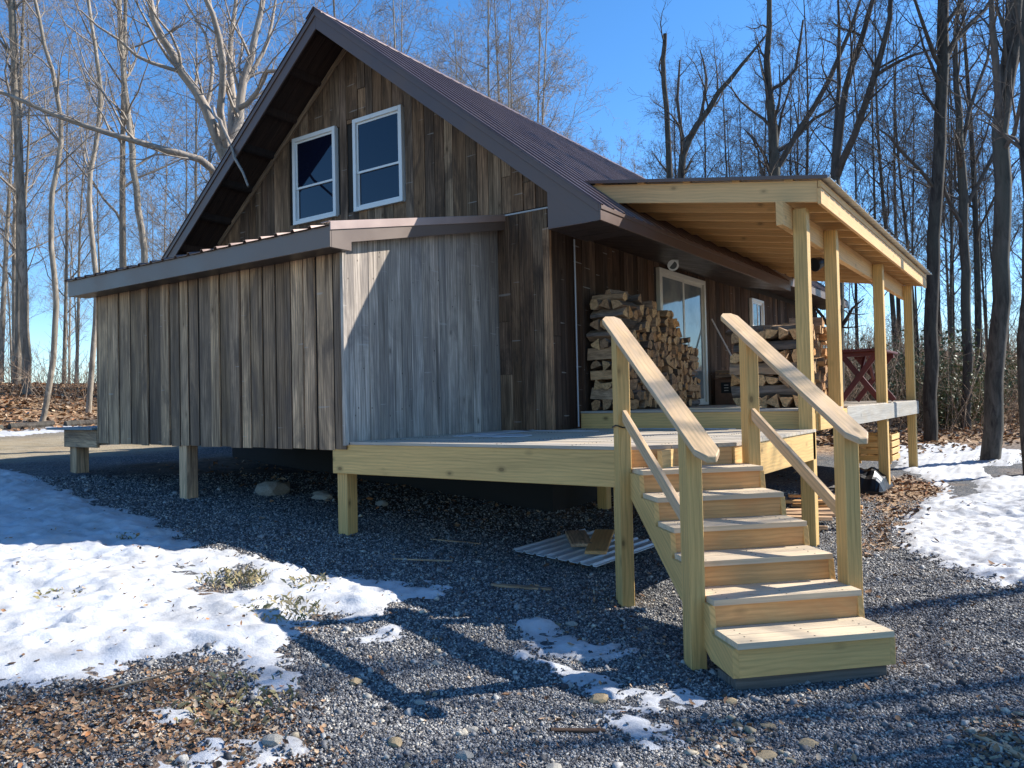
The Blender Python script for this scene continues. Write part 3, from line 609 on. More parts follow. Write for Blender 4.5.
def side_frame(nm, y0, y1, z0, z1, mat, panes, gm, w=.075, x0=-.02, x1=.05):
    mb = MB()
    mb.box(x0, x1, y0, y0 + w, z0, z1); mb.box(x0, x1, y1 - w, y1, z0, z1)
    mb.box(x0, x1, y0 + w, y1 - w, z1 - w, z1); mb.box(x0, x1, y0 + w, y1 - w, z0, z0 + w * .7)
    fr = mb.build(nm, mat, cabin, .004)
    n = panes; Y0, Y1 = y0 + w, y1 - w; pw_ = (Y1 - Y0) / n
    for i in range(n):
        a, b = Y0 + i * pw_ - (.03 if i else 0), Y0 + (i + 1) * pw_ + (.03 if i < n - 1 else 0); xx = .0 + .025 * (i % 2 == 0); s = .06
        mb = MB(); Z0_, Z1_ = z0 + w * .7, z1 - w
        mb.box(xx - .012, xx + .012, a, a + s, Z0_, Z1_); mb.box(xx - .012, xx + .012, b - s, b, Z0_, Z1_)
        mb.box(xx - .012, xx + .012, a + s, b - s, Z1_ - s, Z1_); mb.box(xx - .012, xx + .012, a + s, b - s, Z0_, Z0_ + s)
        mb.build('sash', mat, fr)
        mb = MB(); mb.box(xx - .004, xx + .004, a + s, b - s, Z0_ + s, Z1_ - s); mb.build('pane', gm, fr)
    return fr
dr = side_frame('sliding_door', *DOOR, M['cream'], 2, M['door_glass'])
mb = MB(); mb.cyl((.075, 4.47, 2.5), (.075, 4.47, 2.75), .012); mb.build('handle', M['white'], dr)
side_frame('window', *SW, M['white'], 2, M['glass'], .05)

# ribbed roof
def ribbed(mb, pA, pB, ydir, length, period=.27, rh=.02, rw=.06, th=.006, up=(0, 0, 1), minor=True):
    """panel swept from pA (high) to pB (low), ribs repeat along ydir"""
    pA = Vector(pA); pB = Vector(pB); yd = Vector(ydir); n = yd.cross(pB - pA).normalized()
    if n.z < 0: n = -n
    prof = []; s = 0
    while s < length:
        e = min(period, length - s)
        pts = [(0, 0), (.012, rh), (rw - .012, rh), (rw, 0)]
        if minor: pts += [(rw + .055, 0), (rw + .06, rh * .25), (rw + .075, rh * .25), (rw + .08, 0), (rw + .12, 0), (rw + .125, rh * .25), (rw + .14, rh * .25), (rw + .145, 0)]
        for a, h_ in pts:
            if a <= e: prof.append((s + a, h_))
        s += period
    prof.append((length, 0))
    b = len(mb.v); k = len(prof)
    for P in (pA, pB):
        for a, h_ in prof: mb.v.append(tuple(P + yd * a + n * h_))
    for P in (pA, pB):
        for a, h_ in prof: mb.v.append(tuple(P + yd * a + n * (h_ - th)))
    def q(*f): mb.f.append(list(f)); mb.uv.extend([(0, 0)] * 4); mb.mi.append(0)
    for i in range(k - 1):
        q(b + i, b + i + 1, b + k + i + 1, b + k + i); q(b + 2 * k + i + 1, b + 2 * k + i, b + 3 * k + i, b + 3 * k + i + 1)
        q(b + k + i, b + k + i + 1, b + 3 * k + i + 1, b + 3 * k + i); q(b + i + 1, b + i, b + 2 * k + i, b + 2 * k + i + 1)
    q(b, b + k, b + 3 * k, b + 2 * k); q(b + k - 1, b + 3 * k - 1, b + 4 * k - 1, b + 2 * k - 1)
mb = MB()
Y0r = -oh - .03
ribbed(mb, (-hw, Y0r, Zr + .012), (eo + .03, Y0r, zroof(eo + .03) + .012), (0, 1, 0), EY - Y0r, minor=False, rh=.024)
ribbed(mb, (-hw, EY, Zr + .012), (eo2 + .03, EY, zroof(eo2 + .03) + .012), (0, 1, 0), LEN + .5 - EY, minor=False, rh=.024)
ribbed(mb, (-hw, Y0r, Zr + .012), (-2 * hw - eo - .03, Y0r, zroof(eo + .03) + .012), (0, 1, 0), LEN + .5 - Y0r, minor=False)
roof = mb.build('roof', M['roof'], cabin)
mb = MB()
for sg in (-1, 1):
    a = Vector((-hw, 0, Zr + .045)); b = Vector((-hw + sg * .17, 0, Zr + .045 - .17 * mS))
    mb.hexa([(a.x, Y0r - .01, a.z - .01), (b.x, Y0r - .01, b.z - .01), (b.x, LEN + .51, b.z - .01), (a.x, LEN + .51, a.z - .01), (a.x, Y0r - .01, a.z), (b.x, Y0r - .01, b.z), (b.x, LEN + .51, b.z), (a.x, LEN + .51, a.z)] if sg > 0 else
            [(b.x, Y0r - .01, b.z - .01), (a.x, Y0r - .01, a.z - .01), (a.x, LEN + .51, a.z - .01), (b.x, LEN + .51, b.z - .01), (b.x, Y0r - .01, b.z), (a.x, Y0r - .01, a.z), (a.x, LEN + .51, a.z), (b.x, LEN + .51, b.z)])
mb.build('ridge_cap', M['roof'], roof)
# rake fascia: deep board, a proud top strip, and the boxed return at the eave
Zeb = 3.745; ebx = .47
mb = MB()
def rake(mb, x0, x1, top, bot, y0, y1, floor=None):
    z = zroof
    if floor is not None:      # cut level where it would hang below the boxed eave
        sg = 1 if x1 > x0 else -1; xc = -hw + sg * (Zr - bot - floor) / mS
        mb.prism([(x0, y0, z(x0) - bot), (xc, y0, floor), (x1, y0, floor), (x1, y0, z(x1) - top), (x0, y0, z(x0) - top)], (0, y1 - y0, 0), (x1 - x0, 0, z(x1) - z(x0))); return
    mb.prism([(x0, y0, z(x0) - bot), (x1, y0, z(x1) - bot), (x1, y0, z(x1) - top), (x0, y0, z(x0) - top)], (0, y1 - y0, 0), (x1 - x0, 0, z(x1) - z(x0)))
for xa in (eo, -2 * hw - eo):
    rake(mb, -hw, xa, .004, .279, -oh, -oh + .025, Zeb)
    rake(mb, -hw, xa, -.004, .085, -oh - .018, -oh - .001)
mb.build('rake_fascia', M['trim_metal'], cabin, .003)
mb = MB()
mb.prism([(ebx, -oh + .001, Zeb), (eo, -oh + .001, Zeb), (eo - .13, -oh + .001, zroof(eo - .13) - .25), (ebx, -oh + .001, zroof(ebx) - .27)], (0, .022, 0))
mb.build('eave_return', M['trim_metal'], cabin, .002)
mb = MB()
mb.box(eo, eo + .022, -oh - .018, EY, Zeb, zroof(eo) + .005)
mb.box(eo + .022, eo + .034, -oh - .018, EY, zroof(eo) - .05, zroof(eo) - .004)
mb.build('eave_fascia', M['trim_metal'], cabin, .002)
mb = MB(); mb.box(eo2, eo2 + .022, EY, LEN + .5, zroof(eo2) - .19, zroof(eo2) - .002); mb.build('eave_fascia', M['trim_grey'], cabin, .002)
mb = MB(); mb.box(-2 * hw - eo - .022, -2 * hw - eo, -oh, LEN + .5, Zeb, zroof(eo) - .002)
mb.build('eave_fascia', M['trim_metal'], cabin, .002)
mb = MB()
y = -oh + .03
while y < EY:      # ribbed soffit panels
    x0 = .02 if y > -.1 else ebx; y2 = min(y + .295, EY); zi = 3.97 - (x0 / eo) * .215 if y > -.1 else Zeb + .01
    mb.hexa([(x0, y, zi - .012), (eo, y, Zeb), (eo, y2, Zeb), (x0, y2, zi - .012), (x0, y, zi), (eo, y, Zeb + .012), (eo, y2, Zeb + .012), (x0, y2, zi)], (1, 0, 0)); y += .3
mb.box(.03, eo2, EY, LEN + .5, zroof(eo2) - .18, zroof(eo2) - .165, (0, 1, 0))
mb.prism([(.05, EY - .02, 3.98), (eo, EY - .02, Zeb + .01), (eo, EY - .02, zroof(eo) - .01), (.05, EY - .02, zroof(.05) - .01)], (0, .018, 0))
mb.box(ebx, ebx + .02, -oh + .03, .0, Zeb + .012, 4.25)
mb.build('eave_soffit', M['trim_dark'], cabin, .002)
mb = MB()
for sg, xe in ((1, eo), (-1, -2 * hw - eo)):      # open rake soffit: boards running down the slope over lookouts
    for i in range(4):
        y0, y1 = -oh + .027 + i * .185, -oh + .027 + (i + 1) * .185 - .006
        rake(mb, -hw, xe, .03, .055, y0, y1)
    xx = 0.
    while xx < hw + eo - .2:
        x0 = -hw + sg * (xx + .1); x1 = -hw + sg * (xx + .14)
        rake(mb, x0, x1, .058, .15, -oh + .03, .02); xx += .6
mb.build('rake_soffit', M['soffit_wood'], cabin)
# floodlight under the eave
mb = MB(); mb.cyl((.62, 2.60, 3.74), (.66, 2.47, 3.72), .075, .085, 18); mb.cyl((.6, 2.75, 3.86), (.6, 2.75, 3.74), .03); mb.bar((.6, 2.75, 3.75), (.62, 2.61, 3.74), .03, .03)
fl = mb.build('floodlight', M['white'], cabin, .003)
mb = MB(); mb.cyl((.6602, 2.4695, 3.72), (.6607, 2.466, 3.72), .06, .06, 18); mb.build('lens', plain('dull lamp lens', (.12, .12, .12), .2), fl)
# conduit up the corner by the porch
mb = MB(); mb.cyl((.035, .60, 1.36), (.035, .60, 3.9), .011); None
mb.build('conduit', M['conduit'], cabin, smooth=False)

# lean-to on the gable end
LX0, LX1, LY, LZ0 = -5.915, -.812, -2.809, 1.247
def zlt(y): return 3.565 + (y + 3.1) * .206       # top of its roof
def lz(x): return (x + .7) * -.012                # slight sag of the eave
mb = MB()
mb.prism([(LX1 - .03, LY + .03, LZ0 + .01), (LX1 - .03, 0, LZ0 + .01), (LX1 - .03, 0, zlt(0) - .06), (LX1 - .03, LY + .03, zlt(LY) - .06)], (-.08, 0, 0))
mb.prism([(LX0 + .03, LY + .03, LZ0 + .01), (LX0 + .03, 0, LZ0 + .01), (LX0 + .03, 0, zlt(0) - .06), (LX0 + .03, LY + .03, zlt(LY) - .06)], (.08, 0, 0))
mb.box(LX0 + .11, LX1 - .11, LY + .03, LY + .11, LZ0 + .01, 3.55, (1, 0, 0))
mb.box(LX0 + .11, LX1 - .11, LY + .11, -.01, LZ0 + .02, LZ0 + .16, (1, 0, 0))
lt = mb.build('lean_to', M['backing'], cabin)
mb = MB(); board_run(mb, (LX0, LY + .025, 0), (1, 0, 0), (0, -1, 0), LX1 - LX0, lambda s: LZ0 + .02 * math.sin(s * 9) * .3, lambda s: 3.47, .235, .0, gap=.026, jit=.018)
mb.build('front_siding', M['siding_mid'], lt, .002)
mb = MB(); board_run(mb, (LX1 - .025, LY, 0), (0, 1, 0), (1, 0, 0), -LY, lambda s: LZ0 - .0 + .07, lambda s: zlt(LY + s) - .13, .17, .0, gap=.004, jit=.003)
mb.build('side_siding', M['siding_grey'], lt, .001)
mb = MB(); board_run(mb, (LX0 + .025, LY, 0), (0, 1, 0), (-1, 0, 0), -LY, lambda s: LZ0 - .0, lambda s: zlt(LY + s) - .13, .2, .1, gap=.006, jit=.004)
mb.build('end_siding', M['siding_mid'], lt, .001)
mb = MB(); mb.box(LX1 - .02, LX1 + .018, LY - .03, LY + .02, LZ0 + .05, 3.46); mb.build('corner_strip', M['siding_grey'], lt)
mb = MB()
ribbed(mb, (-6.12, 0, zlt(0)), (-6.12, -3.13, zlt(-3.13)), (1, 0, 0), 5.40, rh=.026, minor=False)
lr = mb.build('roof', M['roof'], lt)
lr.data.transform(Matrix.Identity(4))
mb = MB()
mb.prism([(-6.1, -3.1, 3.335), (-.69, -3.1, 3.335), (-.69, -3.1, 3.556), (-6.1, -3.1, 3.556)], (0, .022, 0), (1, 0, 0))
mb.prism([(-6.1, -3.078, 3.335), (-6.1, 0, zlt(0) - .19), (-6.1, 0, zlt(0) - .008), (-6.1, -3.078, 3.553)], (.02, 0, 0), (0, 1, 0))
mb.build('fascia', M['trim_grey'], lt, .003)
mb = MB()
mb.prism([(-.715, -3.078, 3.335), (-.715, -2.8, 3.335), (-.715, -2.8, 3.43), (-.715, 0, zlt(0) - .17), (-.715, 0, zlt(0) - .008), (-.715, -3.078, zlt(-3.078) - .008)], (.025, 0, 0), (0, 1, 0))
mb.build('rake_trim', M['trim_grey'], lt, .003)
mb = MB()
mb.prism([(-.69, -3.10, zlt(-3.1) - .055), (-.69, 0, zlt(0) - .055), (-.69, 0, zlt(0) + .03), (-.69, -3.10, zlt(-3.1) + .03)], (.012, 0, 0), (0, 1, 0))
mb.prism([(-.80, -3.12, zlt(-3.12) + .028), (-.80, 0, zlt(0) + .028), (-.80, 0, zlt(0) + .036), (-.80, -3.12, zlt(-3.12) + .036)], (.118, 0, 0), (0, 1, 0))
mb.build('rake_flashing', M['flash'], lt, .002)
mb = MB(); mb.box(-6.08, -.72, -3.075, LY - .02, 3.338, 3.35, (1, 0, 0)); mb.build('soffit', M['trim_dark'], lt)
mb = MB(); mb.box(-3.93, -3.76, LY + .03, LY + .19, .3, LZ0 + .02); mb.build('post', M['siding_mid'], lt, .006)

# small landing platform at the far end of the lean-to
pf = empty('platform', (-6.6, -2.2, .9), 'small old timber landing with a blue green sheet on top, left of the lean-to', 'platform')
mb = MB(); mb.box(-7.32, -5.96, -2.86, -1.5, 1.442, 1.475); mb.build('top', M['blue_cap'], pf, .004)
mb = MB(); mb.box(-6.92, -5.97, -2.79, -2.74, 1.185, 1.44); mb.box(-6.92, -6.87, -2.74, -1.6, 1.185, 1.44); mb.box(-6.92, -5.97, -1.6, -1.55, 1.185, 1.44); mb.build('rim', M['siding_mid'], pf, .004)
mb = MB(); mb.box(-6.86, -6.66, -2.735, -2.55, .6, 1.44); mb.build('leg', M['siding_mid'], pf, .006)

# ------------------------------------------------------------------ lower deck with the clipped corner
L, U = 1.334, 1.566
DX, DY, PW, Y1, Y2, Y3, Y4 = 2.412, -2.777, 3.087, .668, 2.124, 5.415, 8.594
DLX = -1.063; DT = .03
deck = empty('low_deck', (1, -1.2, .1), 'new low wooden deck with a clipped corner, tucked between the lean-to and the stair', 'deck')
CY_ = DY + (PW - DX)       # where the clipped edge meets the side
mb = MB(); mb.prism([(DLX, DY, L - .34), (DX, DY, L - .34), (DX, DY, L - DT), (DLX, DY, L - DT)], (0, .04, 0), (1, 0, 0)); mb.build('rim_board', M['treated'], deck, .004)
mb = MB(); mb.prism([(PW - .04, CY_ + .01, L - .34), (PW - .04, Y1 - .04, L - .34), (PW - .04, Y1 - .04, L - DT), (PW - .04, CY_ + .01, L - DT)], (.04, 0, 0), (0, 1, 0)); mb.build('rim_board', M['treated'], deck, .004)
mb = MB(); mb.bar((DX + .03, DY + .03 + .004, L - .17 - DT / 2), (PW - .02, CY_ - .02 + .004, L - .17 - DT / 2), .04, .31, (0, 0, 1)); mb.build('rim_board', M['orange'], deck, .003)
mb = MB(); mb.box(DLX, DLX + .04, DY + .042, LY + .3 if False else DY + .2, L - .34, L - DT, (0, 1, 0)); mb.box(-.7, PW - .06, -1.35, -1.31, L - .32, L - DT - .002); mb.box(-.7, PW - .06, -.02, .02 - .004, L - .32, L - DT - .002)
xj = -.6
while xj < 2.9: mb.box(xj, xj + .04, DY + .045, -.03, L - .26, L - DT - .003); xj += .41
mb.build('joists', M['treated'], deck)
mb = MB()       # boards run along x and stop at the clipped edge and the lean-to
y = DY - .012; wB = .138
while y < Y1 - .05:
    y2 = min(y + wB, Y1 - .045); 
    xl = DLX - .01 if y2 < LY + .02 else (LX1 + .03 if y < -.04 else .03)
    xa = min(PW + .012, DX + (y - DY) + .02); xb = min(PW + .012, DX + (y2 - DY) + .02)
    if y < -.04 and y2 > -.04: y2 = -.045 if y2 - y > .12 else y2
    zt = L + random.uniform(-.002, .002)
    mb.hexa([(xl, y, L - DT), (xa, y, L - DT), (xb, y2, L - DT), (xl, y2, L - DT), (xl, y, zt), (xa, y, zt), (xb, y2, zt), (xl, y2, zt)], (1, 0, 0))
    y = y2 + .006
for xj in (-.5, .3, 1.1, 1.9, 2.6):
    y = DY + .03
    while y < min(Y1 - .1, 9):
        if y > DY + max(0, xj - DX + .1):
            for dd in (0, .07): mb.cyl((xj, y + dd, L - .004), (xj, y + dd, L + .0035), .005, n=6, mi=1)
        y += .144
mb.build('decking', [M['decking'], M['black']], deck)
for (x, y) in ((-1.05, DY + .05), (2.26, DY + .075), (2.2, .3)):
    z = gzf(x, y); mb = MB(); w = .15 if x < 0 else .11
    mb.box(x, x + w, y, y + w, z - .2, L - DT - .004); mb.build('post', M['treated_post'], deck, .005)
# knots and bolts in the front rim
# thin old snow left along the shaded back of the deck
sp = MB()
Pd = []
for (cx, cy, rx, ry) in ((-.25, -.9, .16, .85), (.1, -.25, .7, .1), (1.5, .45, .8, .07), (.25, -1.5, .35, .3)):
    n = 22; pts = []
    for i in range(n):
        a = i * 6.28318 / n; k = .75 + .35 * random.random(); pts.append((max(cx + rx * k * math.cos(a), (LX1 + .06) if cy < 0 else .07), min(cy + ry * k * math.sin(a), Y1 - .07 if cx > .9 else -.03), L + .004))
    sp.prism(pts, (0, 0, .008))
o = sp.build('snow_on_deck', bpy.data.materials['old snow'], None); tag(o, kind='stuff')

# ------------------------------------------------------------------ stair
SO = 0.051; SW_, R_, T_ = .987, .174, .31
def SP(e, n, z): return Vector((DX + (e + n) * S2, DY + (e - n) * S2, z))
E_ = Vector((S2, S2, 0)); N_ = Vector((S2, -S2, 0))
stair = empty('stair', tuple(SP(.54, 1.2, 0)), 'new timber stair of six pale treads with sloping handrails on both sides, on the gravel', 'stairs')
def sbox(mb, e0, e1, n0, n1, z0, z1, grain=None, mi=0):
    if grain is None:
        d = (e1 - e0, n1 - n0, z1 - z0); k = d.index(max(d)); grain = (E_, N_, Vector((0, 0, 1)))[k]
    P = [SP(e0, n0, z0), SP(e0, n1, z0), SP(e1, n1, z0), SP(e1, n0, z0), SP(e0, n0, z1), SP(e0, n1, z1), SP(e1, n1, z1), SP(e1, n0, z1)]
    # orientation: e x n points down -> keep outward winding
    mb.hexa(P, grain, mi)
e0, e1 = SO, SO + SW_
for k in range(1, 7):
    zt = L - (7 - k) * R_; nf = (7 - k) * T_; nb = nf - T_
    mb = MB(); ex = .012
    sbox(mb, e0 - ex, e1 + ex, nb + T_ * .5 + .002, nf + .003, zt - .036, zt); sbox(mb, e0 - ex, e1 + ex, nb - .02, nb + T_ * .5 - .002, zt - .036, zt)
    for es in (.09, .5, .9):
        for ns in (.2, .42, .64, .9):
            q = SP(e0 + es * SW_ + random.uniform(-.006, .006), nb + T_ * ns, zt - .003); mb.cyl(q, q + Vector((0, 0, .0042)), .0055, n=8, mi=1)
    mb.build('tread', [M['tread'], M['black']], stair)
    mb = MB(); zb_ = zt - R_ if k > 1 else zt - .21
    sbox(mb, e0 + .002, e1 - .002, nf - .045, nf - .022, zb_ + (.0 if k > 1 else 0), zt - .037)
    mb.build('riser', M['orange'] if k > 1 else M['treated'], stair, .002)
mb = MB(); sbox(mb, e0 + .0, e1 + .0, 6 * T_ - .13, 6 * T_ - .06, -.12, L - 6 * R_ - .212); sbox(mb, e0, e0 + .04, 5 * T_, 6 * T_ - .14, -.12, .05); mb.build('landing_sill', M['grey_base'], stair, .004)
for ea in (e0 - .035, e1 - .005):
    pts = [(.0, L - .05)]
    for k in range(6, 0, -1):
        zt = L - (7 - k) * R_ - .037; pts += [(((6 - k) * T_) - .0, zt), ((7 - k) * T_ - .022, zt)]
    n_end = 6 * T_ - .022
    pts += [(n_end, L - 6 * R_ - .21), (n_end - .30, L - 6 * R_ - .20), (.0, L - 2.15 * R_)]
    pts = pts[1:]
    mb = MB(); mb.prism([SP(ea, n, z) for n, z in pts], E_ * .04, (N_ * T_ - Vector((0, 0, R_))))
    mb.build('stringer', M['treated'], stair, .003)
def zrail(n): return 2.28 - .54 * n
slope = (N_ - Vector((0, 0, .54))).normalized()
def sloped(name, ea, eb, n0, n1, ztop0, th, mat, cut=False, bevel=.006):
    """plank lying on the rake: top surface at ztop0 - .54 n"""
    mb = MB(); tv = th / math.cos(math.atan(.54)); zt = lambda n: ztop0 - .54 * n
    pl = [(ea, n0), (eb, n0), (eb, n1), (ea, n1)]
    if cut: c = .055; pl = [(ea + c * .8, n0), (eb - c * .8, n0), (eb, n0 + c), (eb, n1 - c * 1.3), (eb - c, n1), (ea + c, n1), (ea, n1 - c * 1.3), (ea, n0 + c)]
    mb.prism([SP(e, n, zt(n) - tv) for e, n in pl], (0, 0, tv), slope)
    return mb.build(name, mat, stair, bevel)
sloped('handrail', -.10, .07, -.27, 1.70, 2.285, .038, M['cap'], True)
sloped('handrail', 1.0, 1.17, -.33, 1.57, 2.285, .038, M['cap'], True)
sloped('lower_rail', -.04, .0, .076, 1.319, 1.675, .09, M['cap'])
sloped('lower_rail', 1.07, 1.11, .096, 1.299, 1.675, .09, M['cap'])
for (a, b, n0, n1, zb_) in ((-.075, .033, -.05, .075, -.12), (-.075, .033, 1.32, 1.445, -.12), (1.042, 1.15, -.03, .095, L - R_ - .3), (1.042, 1.15, 1.30, 1.425, L - 5 * R_ - .25)):
    mb = MB(); za, zc = zrail(n0) - .045, zrail(n1) - .045
    P = [SP(a, n0, zb_), SP(a, n1, zb_), SP(b, n1, zb_), SP(b, n0, zb_), SP(a, n0, za), SP(a, n1, zc), SP(b, n1, zc), SP(b, n0, za)]
    mb.hexa(P, (0, 0, 1)); mb.build('newel_post', M['treated_post'], stair, .005)
mb = MB()   # thin black cable tied round the upper left newel
pr = None
for i in range(15):
    a = i / 14 * 6.28318; p = SP(-.021 + .068 * math.copysign(min(1, abs(math.cos(a)) * 1.3), math.cos(a)), .012 + .074 * math.copysign(min(1, abs(math.sin(a)) * 1.3), math.sin(a)), 1.50 + .01 * math.sin(3 * a))
    if pr is not None: mb.cyl(pr, p, .006, n=5)
    pr = p
mb.build('tie_wire', M['cable'], stair)

# ------------------------------------------------------------------ porch
porch = empty('porch', (1.8, 4.5, .2), 'raised wooden porch with a pine raftered roof on tall square posts along the cabin side', 'porch')
PYE = 9.02
PZ = lambda x: 4.59 - .160 * (x - .2)      # top of the roof sheet
for (y, zb_) in ((Y1 - .148, None), (Y2, None), (Y3, None), (Y4, None)):
    x0, x1 = PW - .15, PW; z0 = gzf(PW, y) - .25
    if y > 1 and y < 3: z0 = U - .2
    mb = MB(); ya = y if y < 1 else y - .148 
    mb.box(x0, x1, ya, ya + .148, z0, PZ(PW) - .30); mb.build('post', M['treated_post'], porch, .006)
for (x, y) in ((.2, Y1 + .1), (.2, 5.), (1.6, Y1 + .1), (.2, 8.4)):
    mb = MB(); mb.box(x, x + .14, y, y + .14, gzf(x, y) - .2, U - .3); mb.build('post', M['treated_post'], porch, .005)
mb = MB(); mb.box(.03, PW + .012, Y1 + .004, Y1 + .042, U - .25, U - .03); mb.build('rim_board', M['treated'], porch, .004)
mb = MB(); mb.box(PW + .004, PW + .042, Y1 + .044, Y2 - .0, U - .25, U - .03); mb.build('rim_board', M['treated'], porch, .004)
mb = MB(); mb.box(PW + .004, PW + .042, Y2 + .004, Y4 + .02, U - .26, U - .012); mb.build('rim_board', M['grey_rim'], porch, .004)
mb = MB()
yj = Y1 + .45
while yj < Y4: mb.box(.05, PW - .16, yj, yj + .04, U - .24, U - .032); yj += .45
mb.box(.03, PW, Y4 + .022, Y4 + .06, U - .25, U - .03)
mb.build('joists', M['treated'], porch)
mb = MB(); x = .035      # porch boards
y = Y1 - .012
while y < Y4 + .05:
    y2 = y + .138; xr = PW + .03 if not any(abs((y + y2) / 2 - q + .07) < .16 for q in (Y2, Y3, Y4)) else PW - .155
    if y < Y1 + .15: xr = PW + .02
    mb.box(.035, xr, y, y2, U - .03, U + random.uniform(-.002, .002)); y = y2 + .006
mb.build('decking', M['decking'], porch, .003)
# roof frame
yr = .39; ri = 0
while yr < PYE:
    xa = .12
    if yr > EY: xa = .05
    if ri == 0: xa = .05
    mb = MB(); d = .235
    # each rafter starts on top of the cabin roof
    def lowz(x): return max(PZ(x) - .03 - d, zroof(x) + .012) if yr < EY or x < eo2 else PZ(x) - .03 - d
    xs_ = [.36, .42, .50, .58, .68, .8, 1.2, PW + .16]
    bot = [(x, yr, lowz(x)) for x in xs_]; top = [(x, yr, PZ(x) - .03) for x in xs_[::-1]]
    k0 = [x for x in xs_ if PZ(x) - .03 - lowz(x) > .006]
    mb.prism([(x, yr, lowz(x)) for x in k0] + [(x, yr, PZ(x) - .03) for x in k0[::-1]], (0, .038, 0), (1, 0, -.16))
    mb.build('rafter', M['rafter'], porch, .0)
    yr += .61; ri += 1
mb = MB(); mb.box(PW - .15 - .083, PW - .152, .16, PYE - .1, PZ(PW) - .30 - .235, PZ(PW) - .30 + .03); mb.build('beam', M['rafter'], porch, .004)
mb = MB(); zf = PZ(PW + .18)
mb.box(PW + .162, PW + .2, .37, PYE, zf - .29, zf - .11); mb.build('fascia', M['rafter'], porch, .004)
mb = MB(); mb.box(PW + .17, PW + .205, .37, PYE, zf - .105, zf - .03); mb.build('fascia', M['rafter'], porch, .003)
mb = MB()
for xp in (.5, 1.1, 1.7, 2.3, 2.9):
    mb.hexa([(xp, .37, PZ(xp) - .028), (xp + .09, .37, PZ(xp + .09) - .028), (xp + .09, PYE, PZ(xp + .09) - .028), (xp, PYE, PZ(xp) - .028), (xp, .37, PZ(xp) - .012), (xp + .09, .37, PZ(xp + .09) - .012), (xp + .09, PYE, PZ(xp + .09) - .012), (xp, PYE, PZ(xp) - .012)], (0, 1, 0))
mb.build('purlins', M['rafter'], porch)
mb = MB(); ribbed(mb, (.32, .33, PZ(.32)), (PW + .30, .33, PZ(PW + .30)), (0, 1, 0), PYE + .1 - .33, minor=False, rh=.024); mb.build('roof', M['steel'], porch)
mb = MB(); mb.hexa([(.30, .318, PZ(.30) - .022), (PW + .28, .318, PZ(PW + .28) - .022), (PW + .28, .33, PZ(PW + .28) - .022), (.30, .33, PZ(.30) - .022), (.30, .318, PZ(.30) + .018), (PW + .28, .318, PZ(PW + .28) + .018), (PW + .28, .33, PZ(PW + .28) + .018), (.30, .33, PZ(.30) + .018)], (1, 0, 0)); mb.build('edge_trim', M['trim_metal'], porch)
mb = MB(); mb.cyl((PW - .24, Y2 + .05, 3.46), (PW - .3, Y2 - .05, 3.42), .07, .095, 16); mb.box(PW - .25, PW - .152, Y2 + .02, Y2 + .09, 3.42, 3.5); mb.build('porch_lamp', M['black'], porch, .004)
mb = MB(); mb.bar((.35, Y1 + .02, U + .012), (1.25, Y1 - .0, U + .012), .09, .02); o = mb.build('loose_board', M['tread'], None, .003); tag(o, 'loose pale board lying on the porch edge between firewood and stair', 'board')
o.data.transform(Matrix.Translation((1.0, .06, 0)))

# ------------------------------------------------------------------ firewood: every split log its own object
LOGS = []
for k in range(9):
    kind = (3, 0, 2, 3, 1, 3, 0, 3, 2)[k]; pts = []
    if kind == 0:      # quarter: two split faces and a bark arc
        pts = [(-.5, -.42, 1), (.1, -.5, 0), (.5, -.4, 2)] ; pts = [(-.5, -.4)] + [(-.5 + math.cos(a) * .98, -.4 + math.sin(a) * .9) for a in np.linspace(0, 1.5, 5)]
        bk = [0, 1, 1, 1, 1, 0]
    elif kind == 3:    # sharp three-sided wedge with a narrow bark face
        pts = [(-.55, -.45), (.55, -.38), (.18, .48), (-.12, .5)]; bk = [0, 0, 1, 0]
    elif kind == 1:    # half round
        pts = [(math.cos(a) * .55, math.sin(a) * .62 - .22) for a in np.linspace(0, 3.14, 6)]; bk = [1, 1, 1, 1, 1, 0]
    else:              # irregular split
        pts = [(-.5, -.3), (.05, -.5), (.5, -.2), (.42, .3), (-.1, .45), (-.45, .2)]; bk = [0, 0, 1, 1, 0, 0]
    pts = [(x * random.uniform(.85, 1.1), y * random.uniform(.85, 1.1)) for x, y in pts]
    V_ = []; n = len(pts); segs = 4
    for s in range(segs + 1):
        tw = 1 + random.uniform(-.07, .07)
        for x, y in pts: V_.append((-.5 + s / segs, (x * tw + random.uniform(-.03, .03)), (y * tw + random.uniform(-.03, .03))))
    Fq = []; mi = []
    for s in range(segs):
        for i in range(n):
            j = (i + 1) % n; Fq.append((s * n + i, s * n + j, (s + 1) * n + j, (s + 1) * n + i)); mi.append(2 if bk[i] else 1)
    Fq.append(tuple(range(n - 1, -1, -1))); mi.append(0); Fq.append(tuple(segs * n + i for i in range(n))); mi.append(0)
    me = bpy.data.meshes.new('firewood_log'); me.from_pydata(V_, [], Fq)
    for m_ in LOGM: me.materials.append(m_)
    me.polygons.foreach_set('material_index', mi)
    import bmesh as _b
    bm = _b.new(); bm.from_mesh(me); _b.ops.recalc_face_normals(bm, faces=bm.faces); bm.to_mesh(me); bm.free(); me.update()
    LOGS.append(me)
def log(c, axis, Ln, sz, label, group):
    o = bpy.data.objects.new('firewood_log', random.choice(LOGS)); COL.objects.link(o)
    o.location = c; o.scale = (Ln, sz * random.uniform(.92, 1.08), sz * random.uniform(.9, 1.06))
    rz = (0 if axis == 'x' else math.pi / 2) + random.uniform(-.07, .07) + (math.pi if random.random() < .5 else 0)
    o.rotation_euler = (random.choice((0, 1.57, 3.14, 4.71)) + random.uniform(-.35, .35), random.uniform(-.04, .04), rz)
    return tag(o, label, 'firewood', group)
